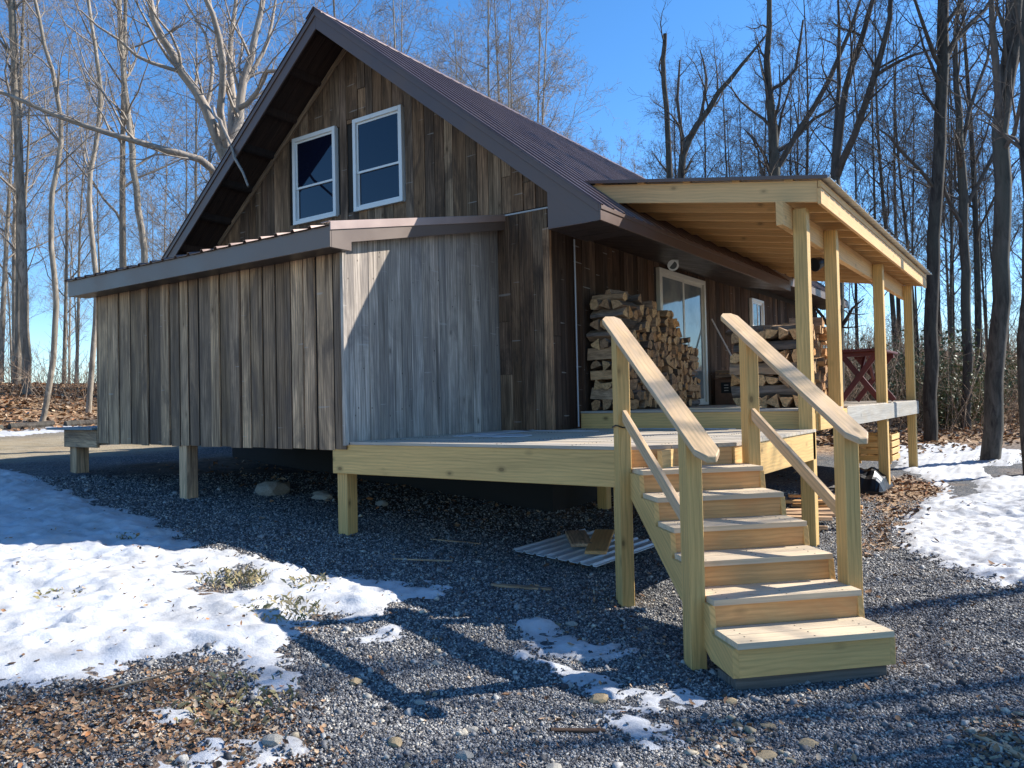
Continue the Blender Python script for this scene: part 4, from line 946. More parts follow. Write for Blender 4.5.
LA = 'split firewood log in the tall stack against the cabin wall before the sliding door'; GA = 'firewood logs stacked against the cabin wall'
LB = 'split firewood log in the stack between the two nearest porch posts'; GB = 'firewood logs stacked behind the front porch posts'
def crib(x0, x1, y0, y1, z0, top, pit, lab, grp):
    z = z0 + pit / 2; k = 0
    while z < top:
        if k % 2 == 0:
            n = max(2, int((x1 - x0) / pit))
            for i in range(n): log((x0 + (i + .5) * (x1 - x0) / n + random.uniform(-.01, .01), (y0 + y1) / 2 + random.uniform(-.02, .02), z), 'y', (y1 - y0) * random.uniform(.92, 1.05), pit * 1.02, lab, grp)
        else:
            n = max(2, int((y1 - y0) / pit))
            for i in range(n): log(((x0 + x1) / 2 + random.uniform(-.02, .02), y0 + (i + .5) * (y1 - y0) / n, z), 'x', (x1 - x0) * random.uniform(.95, 1.1), pit * 1.02, lab, grp)
        z += pit * .93; k += 1
def pile(x0, x1, y0, y1, z0, topf, pit, lab, grp):
    y = y0 + pit / 2; c = 0
    while y < y1:
        z = z0 + pit / 2; 
        while z < topf(y):
            log(((x0 + x1) / 2 + random.uniform(-.05, .05), y + random.uniform(-.012, .012), z + (.02 if c % 2 else 0)), 'x', (x1 - x0) * random.uniform(.85, 1.18), pit * random.uniform(.8, 1.18), lab, grp)
            z += pit * .86
        y += pit * .93; c += 1
crib(.09, .60, .84, 1.33, U, U + 1.50, .148, LA, GA)
pile(.10, .55, 1.36, 3.35, U, lambda y: U + 1.48 + .06 * math.sin(y * 7) - (max(0, y - 2.6) * .8), .14, LA, GA)
crib(.09, .52, 3.38, 3.80, U, U + .92, .13, LA, GA)
for i in range(4): log((.34, 1.0 + i * .22, U + 1.55 + .05 * (i % 2)), 'y' if i % 2 else 'x', .5, .12, LA, GA)
crib(1.95, 2.85, 1.15, 1.58, U, U + .95, .15, LB, GB)
pile(2.35, 2.83, 1.60, 2.35, U, lambda y: U + 1.05 + .05 * math.sin(y * 9), .12, LB, GB)
for i in range(7): log((1.9 + .04 * i, 1.8 + i * .2, U + 1.0 + .04 * (i % 3)), 'x', .4, .12, LB, GB)

# ------------------------------------------------------------------ other things on the porch
tb = empty('picnic_table', (2.6, 6.3, U), 'dark red painted trestle table with crossed legs at the far end of the porch', 'table')
tx, ty0, ty1, tz = 2.62, 5.35, 7.3, U + .90
mb = MB()
for i in range(5): mb.box(tx - .36 + i * .145, tx - .36 + i * .145 + .138, ty0, ty1, tz - .035, tz)
mb.build('table_top', M['table'], tb, .004)
for y in (ty0 + .28, ty1 - .3):
    mb = MB(); mb.bar((tx - .31, y, U + .02), (tx + .27, y, tz - .09), .04, .09, (1, 0, 1)); mb.build('leg', M['table'], tb, .004)
    mb = MB(); mb.bar((tx + .31, y + .045, U + .02), (tx - .27, y + .045, tz - .09), .04, .09, (1, 0, 1)); mb.build('leg', M['table'], tb, .004)
    mb = MB(); mb.box(tx - .33, tx + .33, y - .025, y + .07, tz - .115, tz - .036, (1, 0, 0)); mb.build('cleat', M['table'], tb, .003)
for s in (1, -1):
    mb = MB(); ya = ty0 + .36 if s > 0 else ty1 - .38
    mb.bar((tx, ya, U + .42), (tx, ya + s * .5, tz - .05), .04, .07, (0, 1, 1)); mb.build('brace', M['table'], tb, .003)
bx = empty('carton', (.35, 5.9, U), 'small brown carton on the porch floor beside the sliding door', 'box')
mb = MB(); mb.box(.1, .55, 5.62, 6.05, U + .004, U + .48); mb.build('box_body', M['carton'], bx, .006)
mb = MB(); mb.box(.08, .56, 5.6, 5.83, U + .484, U + .495); mb.box(.1, .57, 5.86, 6.08, U + .50, U + .512); mb.build('flap', M['carton'], bx, .002)
mb = MB(); mb.box(.22, .42, 5.612, 5.618, U + .22, U + .42); mb.build('printed_panel', M['black'], bx)
mb = MB(); mb.box(.28, .36, 5.607, 5.611, U + .26, U + .275); mb.box(.28, .36, 5.607, 5.611, U + .31, U + .325); mb.box(.28, .36, 5.607, 5.611, U + .36, U + .375); mb.build('print', M['paper'], bx)
bk = empty('kindling_crate', (.35, 6.0, U + .52), 'low crate of kindling standing on the brown carton', 'crate')
mb = MB()
for z in (.0, .075): mb.box(.1, .55, 5.66, 5.675, U + .515 + z, U + .575 + z); mb.box(.1, .55, 6.0, 6.015, U + .515 + z, U + .575 + z); mb.box(.1, .112, 5.676, 6.0, U + .515 + z, U + .575 + z); mb.box(.538, .55, 5.676, 6.0, U + .515 + z, U + .575 + z)
mb.build('slats', M['siding_mid'], bk)
mb = MB()
for i in range(12): mb.bar((.15 + .03 * i, 5.69, U + .56 + .02 * (i % 3)), (.17 + .028 * i, 5.98, U + .62 + .02 * (i % 2)), .03, .025)
mb.build('kindling', M['orange'], bk)
br = empty('shovel', (.3, 5.7, U), 'long handled tool with a reddish wooden handle leaning on the cabin wall past the door', 'shovel')
mb = MB(); mb.cyl((.62, 5.95, U + .32), (.08, 5.60, U + 1.62), .017, .015, 8); mb.build('handle', M['handle'], br, smooth=False)
mb = MB(); mb.hexa([(.60, 5.85, U + .01), (.80, 6.05, U + .01), (.79, 6.06, U + .01), (.59, 5.86, U + .01), (.54, 5.87, U + .33), (.68, 6.01, U + .33), (.67, 6.02, U + .33), (.53, 5.88, U + .33)]); mb.build('blade', M['black'], br)
st = empty('plant_stand', (.95, 5.6, U), 'small black wrought iron stand between the carton and the stair newel', 'stand')
mb = MB()
for i in range(3):
    a = i * 2.094 + .4; p = None
    for t in range(9):
        q = t / 8; r = .13 - .09 * math.sin(q * 3.14); P = (.95 + r * math.cos(a), 5.35 + r * math.sin(a), U + .95 * q)
        if p: mb.cyl(p, P, .012, n=6)
        p = P
mb.build('leg', M['black'], st)
mb = MB()
for t in range(18):
    a, b = t * .349, (t + 1) * .349
    for z, r in ((.95, .15), (.45, .06), (.02, .14)): mb.cyl((.95 + r * math.cos(a), 5.35 + r * math.sin(a), U + z), (.95 + r * math.cos(b), 5.35 + r * math.sin(b), U + z), .01, n=5)
mb.build('ring', M['black'], st)

# ------------------------------------------------------------------ under and around the deck
sh = empty('metal_sheet', (1.25, -1.4, .15), 'offcut of pale ribbed roofing sheet lying on the gravel under the deck front', 'roofing sheet')
mb = MB()
a = Vector((.76, -2.05, .215)); b = Vector((.90, -.85, .25)); c = Vector((1.80, -2.2, .185))
ud = (c - a).normalized(); ribbed(mb, b, a, ud, (c - a).length, period=.14, rh=.018, rw=.04, minor=False)
me_ = mb.build('sheet', M['white_metal'], sh)
for (p0, p1, w, lab) in (((1.0, -1.2, .29), (1.4, -1.75, .27), .22, 'short brown plank, the left one on the ribbed sheet'), ((1.28, -1.05, .30), (1.66, -1.95, .255), .21, 'tan plank with a rounded end, the right one on the ribbed sheet')):
    mb = MB(); mb.bar(p0, p1, w, .035, (0, 0, 1)); tag(mb.build('plank', M['orange'] if 'tan' in lab else M['siding_mid'], None, .006), lab, 'plank')
mb = MB()  # coil of cable under the deck
pr = None
for i in range(150):
    a = i * .25; r = .12 + .012 * math.sin(i * .37); P = (1.75 + r * math.cos(a), .1 + .05 * math.sin(i * .21), .36 + r * math.sin(a) + .0006 * i)
    if pr: mb.cyl(pr, P, .006, n=5)
    pr = P
tag(mb.build('cable_coil', M['cable'], None), 'coil of black cable hanging under the deck behind its front corner post', 'cable')
# lumber and debris stored beneath the porch
def planks(nm, c, n, ln, lab, mat, ang, spread=.12, layers=3, z0=None):
    for k in range(n):
        x = c[0] + random.uniform(-spread, spread); y = c[1] + random.uniform(-spread, spread)
        z = (gzf(x, y) if z0 is None else z0) + .03 + .045 * (k % layers)
        a = ang + random.uniform(-.25, .25); l2 = ln * random.uniform(.6, 1.1) / 2
        mb = MB(); mb.bar((x - l2 * math.cos(a), y - l2 * math.sin(a), z), (x + l2 * math.cos(a), y + l2 * math.sin(a), z + random.uniform(-.01, .02)), random.uniform(.07, .15), .038, (0, 0, 1))
        tag(mb.build(nm, mat, None, .003), lab, 'lumber', 'scrap lumber stored beneath the porch')
planks('scrap_board', (2.45, 1.6, 0), 9, 1.3, 'scrap board in the pile under the porch right behind the stair', M['siding_mid'], .5, .35, 4)
planks('scrap_board', (2.6, 2.8, 0), 6, 1.0, 'scrap board in the pile under the porch right behind the stair', M['orange'], .2, .3, 4)
cr = empty('pallet_crate', (2.7, 6.4, .2), 'yellowish slatted wooden crate under the porch rim beyond the stair', 'crate')
mb = MB()
for i in range(4):
    for x in (2.45, 3.0): mb.box(x, x + .02, 6.1, 6.9, .55 + i * .12, .64 + i * .12)
    for y in (6.08, 6.9): mb.box(2.46, 3.01, y, y + .02, .55 + i * .12, .64 + i * .12, (1, 0, 0))
mb.build('slats', M['treated'], cr, .003)
mb = MB()
for x in (2.48, 2.96):
    for y in (6.11, 6.86): mb = MB(); mb.box(x, x + .035, y, y + .035, .5, 1.02); mb.build('corner_stud', M['treated'], cr)
tp = MB()     # black tarp-wrapped bundle with a light rim
nn = 12
pts = []
for j in range(nn + 1):
    for i in range(nn + 1):
        u, v = i / nn, j / nn; e = (u * (1 - u) * 4) ** .4 * (v * (1 - v) * 4) ** .4
        pts.append((2.45 + .65 * u, 4.6 + 1.0 * v, gzf(2.8, 5) + .02 + .30 * e + .03 * math.sin(u * 17 + v * 5) * e + .03 * math.sin(v * 21) * e))
fs = [(j * (nn + 1) + i, j * (nn + 1) + i + 1, (j + 1) * (nn + 1) + i + 1, (j + 1) * (nn + 1) + i) for j in range(nn) for i in range(nn)]
bt = [(p[0], p[1], gzf(2.8, 5) - .03) for p in pts]; N1 = len(pts)
fs += [tuple(N1 + k for k in reversed(f)) for f in fs[:]]
rim_ = [i for i in range(nn + 1)] + [i * (nn + 1) + nn for i in range(1, nn + 1)] + [nn * (nn + 1) + i for i in range(nn - 1, -1, -1)] + [i * (nn + 1) for i in range(nn - 1, 0, -1)]
for k in range(len(rim_)): a, b = rim_[k], rim_[(k + 1) % len(rim_)]; fs.append((b, a, N1 + a, N1 + b))
me = bpy.data.meshes.new('tarp_bundle'); me.from_pydata(pts + bt, [], fs); me.materials.append(M['black']); me.update()
o = bpy.data.objects.new('tarp_bundle', me); COL.objects.link(o); tag(o, 'crumpled black tarp over a bundle beneath the porch rim', 'tarp')

def rock(name, x, y, r, flat, mat, label, group=None, seed=0, z=None):
    rr = random.Random(seed); import bmesh as _b
    bm = _b.new(); _b.ops.create_icosphere(bm, subdivisions=2, radius=1)
    pl = [Vector((rr.gauss(0, 1), rr.gauss(0, 1), rr.gauss(0, 1))).normalized() for _ in range(7)]
    for v in bm.verts:
        for p in pl:
            d = v.co.dot(p)
            if d > .72: v.co -= p * (d - .72)
        v.co *= 1 + rr.uniform(-.05, .05); v.co.x *= 1.25; v.co.z *= flat
    me = bpy.data.meshes.new(name); bm.to_mesh(me); bm.free(); me.materials.append(mat)
    o = bpy.data.objects.new(name, me); COL.objects.link(o); o.scale = (r, r, r); o.rotation_euler = (0, 0, rr.uniform(0, 6))
    o.location = (x, y, (surf1(x, y) if z is None else z) + r * flat * .35); return tag(o, label, 'stone', group)
rock('stone', -3.45, -1.7, .24, .62, M['stone'], 'large pale angular stone in the shade under the lean-to, beside its front post', seed=1)
for i, (x, y, r) in enumerate([(-2.9, -1.35, .09), (-2.7, -1.5, .12), (-2.3, -1.3, .07), (-2.55, -1.1, .08), (-2.1, -1.6, .06), (-4.0, -1.2, .08), (-1.9, -1.2, .09)]):
    rock('stone', x, y, r, .6, M['stone'], 'small rubble stone in the shade under the lean-to', 'rubble stones under the lean-to', 10 + i)
G1 = 'loose stones on the dark gravel'
for i, (x, y, r) in enumerate([(3.14, -4.62, .055), (2.12, -6.05, .05), (2.35, -5.25, .035), (2.6, -5.7, .04), (2.95, -5.6, .04), (3.35, -5.45, .045), (1.9, -5.3, .04), (2.3, -3.5, .04), (2.8, -5.35, .03), (3.75, -4.2, .035), (2.05, -4.75, .03), (3.9, -5.1, .03)]):
    rock('stone', x, y, r, .6, M['stone'] if i % 3 else M['stone_tan'], 'small loose pale stone on the dark foreground gravel', G1, 30 + i)
for i, (x, y, r) in enumerate([(4.25, -4.5, .05), (4.5, -4.75, .055), (4.12, -4.75, .05), (4.35, -4.9, .045), (4.02, -4.4, .04), (4.75, -4.9, .04)]):
    rock('stone', x, y, r, .35, M['stone_tan'], 'flat tan stone on the gravel in front of the stair foot', 'flat tan stones before the stair', 50 + i)
for nm, p0, p1, w, t, mat, lab in (
    ('bark_slab', (3.13, -5.12, .03), (3.36, -4.96, .03), .035, .014, M['siding_side'], 'short reddish brown slab of split wood on the gravel beside the snow patch'),
    ('stick', (4.93, -4.02, .02), (5.2, -4.22, .02), .035, .018, M['siding_mid'], 'flat broken stick on the gravel at the right edge'),
    ('scrap_lath', (.1, -3.1, .0), (.55, -2.75, .0), .03, .012, M['siding_mid'], 'thin brown lath on the ground in the shade before the deck'),
    ('scrap_lath', (-.2, -2.2, .0), (.3, -1.98, .0), .035, .015, M['siding_mid'], 'thin brown lath lying under the deck'),
    ('scrap_lath', (1.3, -3.15, .0), (1.75, -2.9, .0), .06, .02, M['siding_mid'], 'small brown scrap of board in the shade before the deck'),
    ('stick', (.95, -6.3, .0), (1.25, -5.95, .0), .012, .012, M['siding_mid'], 'thin grey stick standing out of the leaves in the left foreground')):
    mb = MB(); z0 = surf1(p0[0], p0[1]) + t / 2; z1 = surf1(p1[0], p1[1]) + t / 2 + (.1 if 'standing' in lab else 0)
    mb.bar((p0[0], p0[1], z0), (p1[0], p1[1], z1), w, t, (0, 0, 1)); tag(mb.build(nm, mat, None, .003), lab, 'scrap wood' if 'stick' not in nm else 'stick')
# old logs that edge the drive on the left
for i in range(7):
    x = -17.6 + random.uniform(-.15, .15); y = -3.2 + i * 1.35; z = gzf(x, y) + .08
    mb = MB(); mb.cyl((x, y, z), (x + random.uniform(-.15, .15), y + 1.15, gzf(x, y + 1.15) + .08), random.uniform(.1, .14), random.uniform(.08, .11), 9)
    tag(mb.build('border_log', M['bark_dark'], None), 'old grey log in the row edging the far drive', 'log', 'logs edging the drive')

# ------------------------------------------------------------------ trees
class TB:
    def __init__(s): s.v = []; s.f = []
    def tube(s, P, R, n):
        b = len(s.v); m = len(P); pa = None
        for i in range(m):
            p = P[i]; d = (P[min(i + 1, m - 1)] - P[max(i - 1, 0)]).normalized()
            if pa is None: pa = d.orthogonal().normalized()
            a = (pa - d * pa.dot(d)).normalized(); pa = a; c = d.cross(a); r = R[i]
            for k in range(n):
                t = 6.28318 * k / n; q = p + (a * math.cos(t) + c * math.sin(t)) * r; s.v.append((q.x, q.y, q.z))
        for i in range(m - 1):
            for k in range(n):
                k2 = (k + 1) % n; s.f.append((b + i * n + k, b + i * n + k2, b + (i + 1) * n + k2, b + (i + 1) * n + k))
    def mesh(s, name, mat, smooth=True):
        me = bpy.data.meshes.new(name)
        V = np.array(s.v, dtype=np.float32); F = np.array(s.f, dtype=np.int32)
        me.vertices.add(len(V)); me.vertices.foreach_set('co', V.ravel())
        me.loops.add(F.size); me.loops.foreach_set('vertex_index', F.ravel()); me.polygons.add(len(F))
        me.polygons.foreach_set('loop_start', np.arange(0, F.size, 4, dtype=np.int32)); me.polygons.foreach_set('loop_total', np.full(len(F), 4, dtype=np.int32))
        me.polygons.foreach_set('use_smooth', np.ones(len(F), dtype=bool)); me.update(calc_edges=True); me.materials.append(mat)
        return me
def rv(rg): return Vector((rg.gauss(0, 1), rg.gauss(0, 1), rg.gauss(0, 1)))
def branch(tb, rg, p, d, ln, r, lvl, maxl, minr=.005):
    seg = max(3, int(ln / (.55 if lvl == 1 else .38))); seg = min(seg, 9 if lvl == 1 else 6)
    P = [p.copy()]; R = [r]; D = d.normalized(); cur = p.copy(); kids = []
    for i in range(seg):
        D = (D + rv(rg) * (.13 + .03 * lvl) + Vector((0, 0, .09 if lvl < 3 else .05))).normalized()
        cur = cur + D * (ln / seg); t = (i + 1) / seg; P.append(cur.copy()); R.append(max(r * (1 - .78 * t), minr * .8)); kids.append((cur.copy(), D.copy(), t))
    tb.tube(P, R, {1: 5, 2: 4}.get(lvl, 3))
    if lvl >= maxl: return
    cnt = {1: 7, 2: 5, 3: 4}.get(lvl, 3)
    for k in range(cnt):
        t = .18 + .8 * (k + rg.random()) / cnt; i = min(int(t * seg), seg - 1); c, dd, tt = kids[i]
        c = P[i] + (P[i + 1] - P[i]) * rg.random()
        ax = dd.cross(rv(rg)).normalized(); ang = rg.uniform(.45, 1.05)
        nd = dd * math.cos(ang) + ax * math.sin(ang)
        branch(tb, rg, c, nd, ln * rg.uniform(.38, .62) * (1.1 - .35 * t), max(r * (1 - .75 * t) * rg.uniform(.4, .62), minr), lvl + 1, maxl, minr)
def generic(seed, H, r0, clear, nl, spread, maxl=4, fork=False):
    rg = random.Random(seed); T = TB(); Cc = TB(); n = 14; P = []; R = []
    lx, ly = rg.uniform(-.05, .05), rg.uniform(-.05, .05); ox, oy = rg.uniform(0, 6), rg.uniform(0, 6)
    for i in range(n + 1):
        t = i / n; P.append(Vector((lx * H * t + .12 * math.sin(ox + t * 6) * H / 14 * t, ly * H * t + .12 * math.sin(oy + t * 5) * H / 14 * t, H * t - .3)))
        R.append(r0 * (1.0 - .86 * t ** .9) * (1.35 if i == 0 else 1))
    T.tube(P, R, 8)
    for k in range(nl):
        t = clear + (.97 - clear) * (k + rg.random()) / nl; i = min(int(t * n), n - 1)
        p = P[i] + (P[i + 1] - P[i]) * (t * n - i); a = k * 2.4 + rg.uniform(-.5, .5); el = rg.uniform(.45, 1.0) + .3 * t
        d = Vector((math.cos(a) * math.cos(el), math.sin(a) * math.cos(el), math.sin(el)))
        ln = H * spread * rg.uniform(.7, 1.15) * (1.15 - .75 * (t - clear) / (1 - clear))
        branch(Cc, rg, p, d, ln, R[i] * rg.uniform(.32, .55), 1, maxl)
    return T, Cc
VAR = []; YARD = []
spec = [(101, 17, .10, .22, 17, .24), (102, 16, .08, .28, 15, .20), (103, 18, .12, .25, 17, .25), (104, 13, .06, .2, 14, .22), (105, 19, .13, .3, 16, .24), (106, 15, .075, .22, 16, .22), (107, 11, .05, .15, 14, .22), (108, 17, .095, .35, 15, .24), (109, 20, .14, .28, 17, .24)]
for sp_ in spec:
    T, C_ = generic(*sp_)
    VAR.append((sp_[1], T, C_, {}))
for sp_ in [(201, 15, .17, .22, 9, .30, 3), (202, 17, .20, .25, 9, .30, 3), (203, 13, .12, .2, 8, .3, 3)]:
    T, C_ = generic(*sp_); VAR.append((sp_[1], T, C_, {}))
def var_mesh(k, tone):
    H, T, C_, cache = VAR[k]
    if tone not in cache:
        cache[tone] = (T.mesh('trunk', M['bark_' + tone]), C_.mesh('crown', M['twig_' + tone]))
    return cache[tone]
TREE_N = [0]
def tree(x, y, k, tone, sc, label, group, rz=None):
    tm, cm = var_mesh(k, tone)
    e = empty('bare_tree', (x, y, gzf(x, y)), label, 'tree', group); e.rotation_euler = (0, 0, random.uniform(0, 6.28) if rz is None else rz); e.scale = (sc, sc, sc)
    for nm, me in (('trunk', tm), ('crown', cm)):
        o = bpy.data.objects.new(nm, me); COL.objects.link(o); o.parent = e
    TREE_N[0] += 1; return e
def custom(key, tone, label, twl=3, dens=1.5, minlen=1.1):
    limbs = CTREE[key]; rg = random.Random(sum(map(ord, key)) * 7); b = limbs[0][0]
    e = empty('bare_tree', tuple(b[:3]), label, 'tree'); T = TB(); Cc = TB(); B = Vector(b[:3])
    for li, lm in enumerate(limbs):
        pts = [Vector(q[:3]) - B for q in lm]; rr = [q[3] for q in lm]; P = []; R = []
        for i in range(len(pts) - 1):
            p0 = pts[max(i - 1, 0)]; p1 = pts[i]; p2 = pts[i + 1]; p3 = pts[min(i + 2, len(pts) - 1)]
            m = max(2, int((p2 - p1).length / .7))
            for k in range(m):
                t = k / m; q = .5 * ((2 * p1) + (p2 - p0) * t + (2 * p0 - 5 * p1 + 4 * p2 - p3) * t * t + (3 * p1 - p0 - 3 * p2 + p3) * t ** 3)
                P.append(q + rv(rg) * .02); R.append(rr[i] + (rr[i + 1] - rr[i]) * t)
        P.append(pts[-1]); R.append(rr[-1])
        (T if li == 0 else Cc).tube(P, R, 8 if li == 0 else 6)
        n = len(P); start = .45 if li == 0 else .2
        tot = sum((P[i + 1] - P[i]).length for i in range(n - 1)); cnt = int(tot * (1 - start) * 1.25 * dens)
        if key == 'big' and li == 8: cnt = 0
        for k in range(cnt):
            t = start + (1 - start) * (k + rg.random()) / max(cnt, 1); i = min(int(t * (n - 1)), n - 2); p = P[i]; dd = (P[i + 1] - P[i]).normalized()
            ax = dd.cross(rv(rg)).normalized(); an = rg.uniform(.5, 1.1); nd = dd * math.cos(an) + ax * math.sin(an) + Vector((0, 0, .2))
            branch(Cc, rg, p, nd, rg.uniform(.9, 2.6) * (1.2 - .6 * t) * (1.25 if li == 0 else 1), max(R[i] * .42, .008), 2, twl + 1)
    for nm, tb_, mt in (('trunk', T, M['bark_' + tone]), ('crown', Cc, M['twig_' + tone])):
        o = bpy.data.objects.new(nm, tb_.mesh(nm, mt)); COL.objects.link(o); o.parent = e
    return e
custom('big', 'light', 'big pale tree with upswept limbs and one long low branch, behind the left roof slope')
custom('l1', 'light', 'straight pale trunk standing nearest the left edge on the leafy bank')
custom('l2', 'light', 'straight pale trunk on the bank, closest to the left end of the lean-to')
custom('l3', 'light', 'slim crooked pale tree between the left edge trunk and the lean-to', dens=1.3)
custom('l4', 'light', 'slim wavy pale tree right of the crooked one on the left bank', dens=1.3)
custom('r1', 'dark', 'tall dark straight trunk just right of the farthest porch post')
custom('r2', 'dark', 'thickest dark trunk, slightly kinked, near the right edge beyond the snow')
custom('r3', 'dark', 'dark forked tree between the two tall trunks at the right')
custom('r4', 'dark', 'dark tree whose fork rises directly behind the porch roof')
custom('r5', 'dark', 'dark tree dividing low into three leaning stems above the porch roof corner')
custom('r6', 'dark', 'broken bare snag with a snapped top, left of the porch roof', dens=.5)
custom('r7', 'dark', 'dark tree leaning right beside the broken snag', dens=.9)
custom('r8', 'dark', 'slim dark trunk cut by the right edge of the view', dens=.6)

FX, FY = -.571398, .820378; RX, RY = .820097, .571796
def place(u, D): # ground point that lies at depth D and this far to the side of the view axis
    q = (u - 512) / 775.; return CX + D * (FX + RX * q), CY + D * (FY + RY * q)
def ok(x, y): return not (-9.6 < x < 4.2 and -4 < y < 15.5)
rg = random.Random(5)
def wood_rows(n, u0, u1, D0, D1, tones, ks, s0, s1, label, group):
    c = 0; tries = 0
    while c < n and tries < 2000:
        tries += 1; u = rg.uniform(u0, u1); D = D0 + (D1 - D0) * rg.random() ** 1.2; x, y = place(u, D)
        if not ok(x, y): continue
        tree(x, y, rg.choice(ks), tones, rg.uniform(s0, s1), label, group); c += 1
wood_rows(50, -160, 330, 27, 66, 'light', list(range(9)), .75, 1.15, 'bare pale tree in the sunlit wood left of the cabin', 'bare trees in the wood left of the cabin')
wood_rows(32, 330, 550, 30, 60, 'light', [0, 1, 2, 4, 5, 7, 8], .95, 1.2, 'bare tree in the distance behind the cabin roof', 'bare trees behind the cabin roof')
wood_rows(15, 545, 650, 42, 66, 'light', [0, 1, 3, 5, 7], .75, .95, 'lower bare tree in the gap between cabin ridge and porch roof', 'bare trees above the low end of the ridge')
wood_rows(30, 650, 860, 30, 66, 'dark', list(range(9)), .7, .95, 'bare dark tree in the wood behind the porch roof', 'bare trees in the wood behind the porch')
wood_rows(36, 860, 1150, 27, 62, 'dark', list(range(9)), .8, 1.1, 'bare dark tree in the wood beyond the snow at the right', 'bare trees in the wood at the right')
# trees that shade the yard from the right, out of the picture
for (x, y, k, s, r) in ((12.9, 6.9, 9, 1., 0), (12.2, 5.1, 10, .95, 1), (11.6, 8.8, 9, 1., 2), (10.9, 3.0, 10, .95, 3), (9.2, 1.4, 9, .9, 1), (9.9, 6.2, 11, 1., 4)):
    tree(x, y, k, 'dark', s, 'bare tree right of the yard that shades the gravel', 'bare trees shading the yard', r)

# evergreen understorey behind the porch
def shrub(x, y, r, h, n, label, seed):
    rg2 = random.Random(seed); z = gzf(x, y); e = empty('evergreen_shrub', (x, y, z), label, 'shrub', None)
    tb_ = TB()
    tips = []
    for i in range(26):
        a = rg2.uniform(0, 6.28); d = Vector((math.cos(a) * .5, math.sin(a) * .5, rg2.uniform(.6, 1.6))).normalized(); p = Vector((0, 0, 0)); P = [p.copy()]; L_ = h * rg2.uniform(.5, 1)
        for s in range(5): d = (d + rv(rg2) * .22).normalized(); p = p + d * L_ / 5; P.append(p.copy()); tips.append(p.copy())
        tb_.tube(P, [.016 * (1 - .15 * s) for s in range(6)], 4)
    o = bpy.data.objects.new('stems', tb_.mesh('stems', M['brush'])); COL.objects.link(o); o.parent = e
    C0 = np.array([tuple(rg2.choice(tips)) for _ in range(n)]) + np.random.default_rng(seed).normal(size=(n, 3)) * np.array([r * .22, r * .22, h * .07])
    C0[:, 2] = np.abs(C0[:, 2]); s = np.random.default_rng(seed + 1).uniform(.03, .065, n)
    o = scatter('foliage', M['evergreen'], C0, s, LEAFV, LEAFF, 1., 1.3, .9, .1); o.parent = e
for i, (u, D, h, n) in enumerate(((945, 24, 3.0, 3800), (905, 27, 3.4, 3200), (975, 26, 2.6, 2600), (860, 29, 2.8, 2200), (1015, 30, 2.4, 2200))):
    x, y = place(u, D); shrub(x, y, 1.6, h, n, ['loose green shrub directly behind the farthest porch post', 'green shrub seen between the last two porch posts', 'low green shrub between the tall dark trunks', 'thin green shrub seen past the red table', 'low green shrub at the right edge behind the trunks'][i], 70 + i)
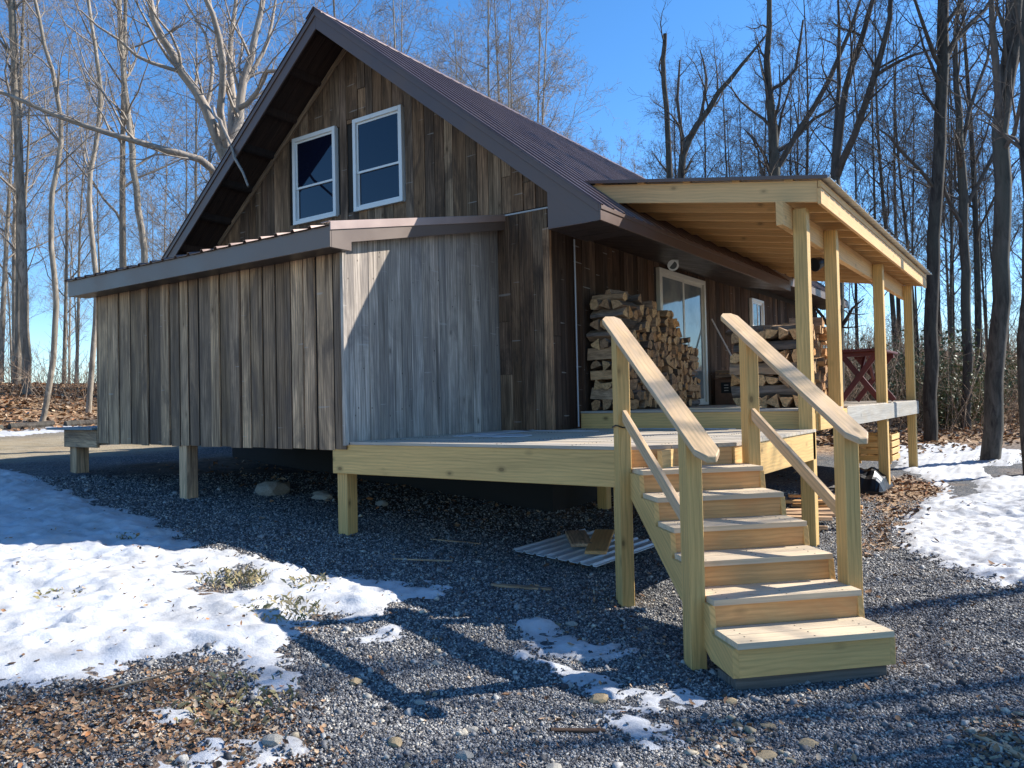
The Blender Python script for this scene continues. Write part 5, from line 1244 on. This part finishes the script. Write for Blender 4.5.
# brown brush under the woods
def brush(n, u0, u1, D0, D1, h0, h1, seed, keep=lambda x, y: True):
    r2 = random.Random(seed); T = TB()
    for i in range(n):
        x, y = place(r2.uniform(u0, u1), D0 + (D1 - D0) * r2.random())
        if not ok(x, y): continue
        h = r2.uniform(h0, h1); d = Vector((r2.gauss(0, .35), r2.gauss(0, .35), 1)).normalized(); p = Vector((x, y, gzf(x, y) - .05)); P = [p.copy()]
        for s in range(4): d = (d + rv(r2) * .16).normalized(); p = p + d * h / 4; P.append(p.copy())
        T.tube(P, [.011, .009, .007, .006, .004], 3)
        for k in range(3):
            q = P[r2.randint(1, 3)]; d2 = (d + rv(r2) * .7).normalized(); T.tube([q, q + d2 * h * .2, q + d2 * h * .36 + Vector((0, 0, .05))], [.006, .005, .003], 3)
    o = bpy.data.objects.new('underbrush', T.mesh('underbrush', M['brush'])); COL.objects.link(o); tag(o, kind='stuff')
brush(4200, 640, 1150, 22, 50, .8, 3.4, 1)
brush(1500, -160, 330, 24, 55, .5, 2.2, 2)
brush(500, 330, 640, 40, 60, 1, 3, 3)

# ------------------------------------------------------------------ light, sky, camera
a_, c_ = 1.31, 1.25
sv = Vector((1, a_, c_)).normalized(); el = math.asin(sv.z); az = math.atan2(sv.x, sv.y)
w = bpy.data.worlds.new('World'); scene.world = w; w.use_nodes = True
nt = w.node_tree; bg = nt.nodes['Background']; sky = nt.nodes.new('ShaderNodeTexSky'); sky.sky_type = 'NISHITA'; sky.sun_disc = False
sky.sun_elevation = el; sky.sun_rotation = az; sky.altitude = 600; sky.air_density = 1.0; sky.dust_density = .1; sky.ozone_density = 5
hs = nt.nodes.new('ShaderNodeHueSaturation'); hs.inputs['Saturation'].default_value = 1.18; nt.links.new(sky.outputs[0], hs.inputs['Color']); nt.links.new(hs.outputs[0], bg.inputs[0]); bg.inputs[1].default_value = .12
sun = bpy.data.lights.new('sun', 'SUN'); sun.energy = 5.0; sun.angle = math.radians(.55); sun.color = (1., .955, .88)
so = bpy.data.objects.new('sun', sun); COL.objects.link(so); so.rotation_euler = (-sv).to_track_quat('-Z', 'Y').to_euler(); so.location = (20, 20, 20)

cam = bpy.data.cameras.new('camera'); co = bpy.data.objects.new('camera', cam); COL.objects.link(co)
cam.sensor_width = 36; cam.lens = 775.002 / 1024 * 36; cam.clip_start = .05; cam.clip_end = 2000
R = Vector((.82009729, .57179626, -.02212404)); Uv = Vector((.03072856, -.00539902, .99951318)); Fw = Vector((-.57139845, .8203779, .0219982))
m = Matrix((R, Uv, -Fw)).transposed().to_4x4(); m.translation = Vector((CX, CY, 1.725)); co.matrix_world = m
scene.camera = co
scene.render.resolution_x = 1024; scene.render.resolution_y = 768
scene.view_settings.view_transform = 'Standard'; scene.view_settings.look = 'None'; scene.view_settings.gamma = 1; scene.view_settings.exposure = 0.95
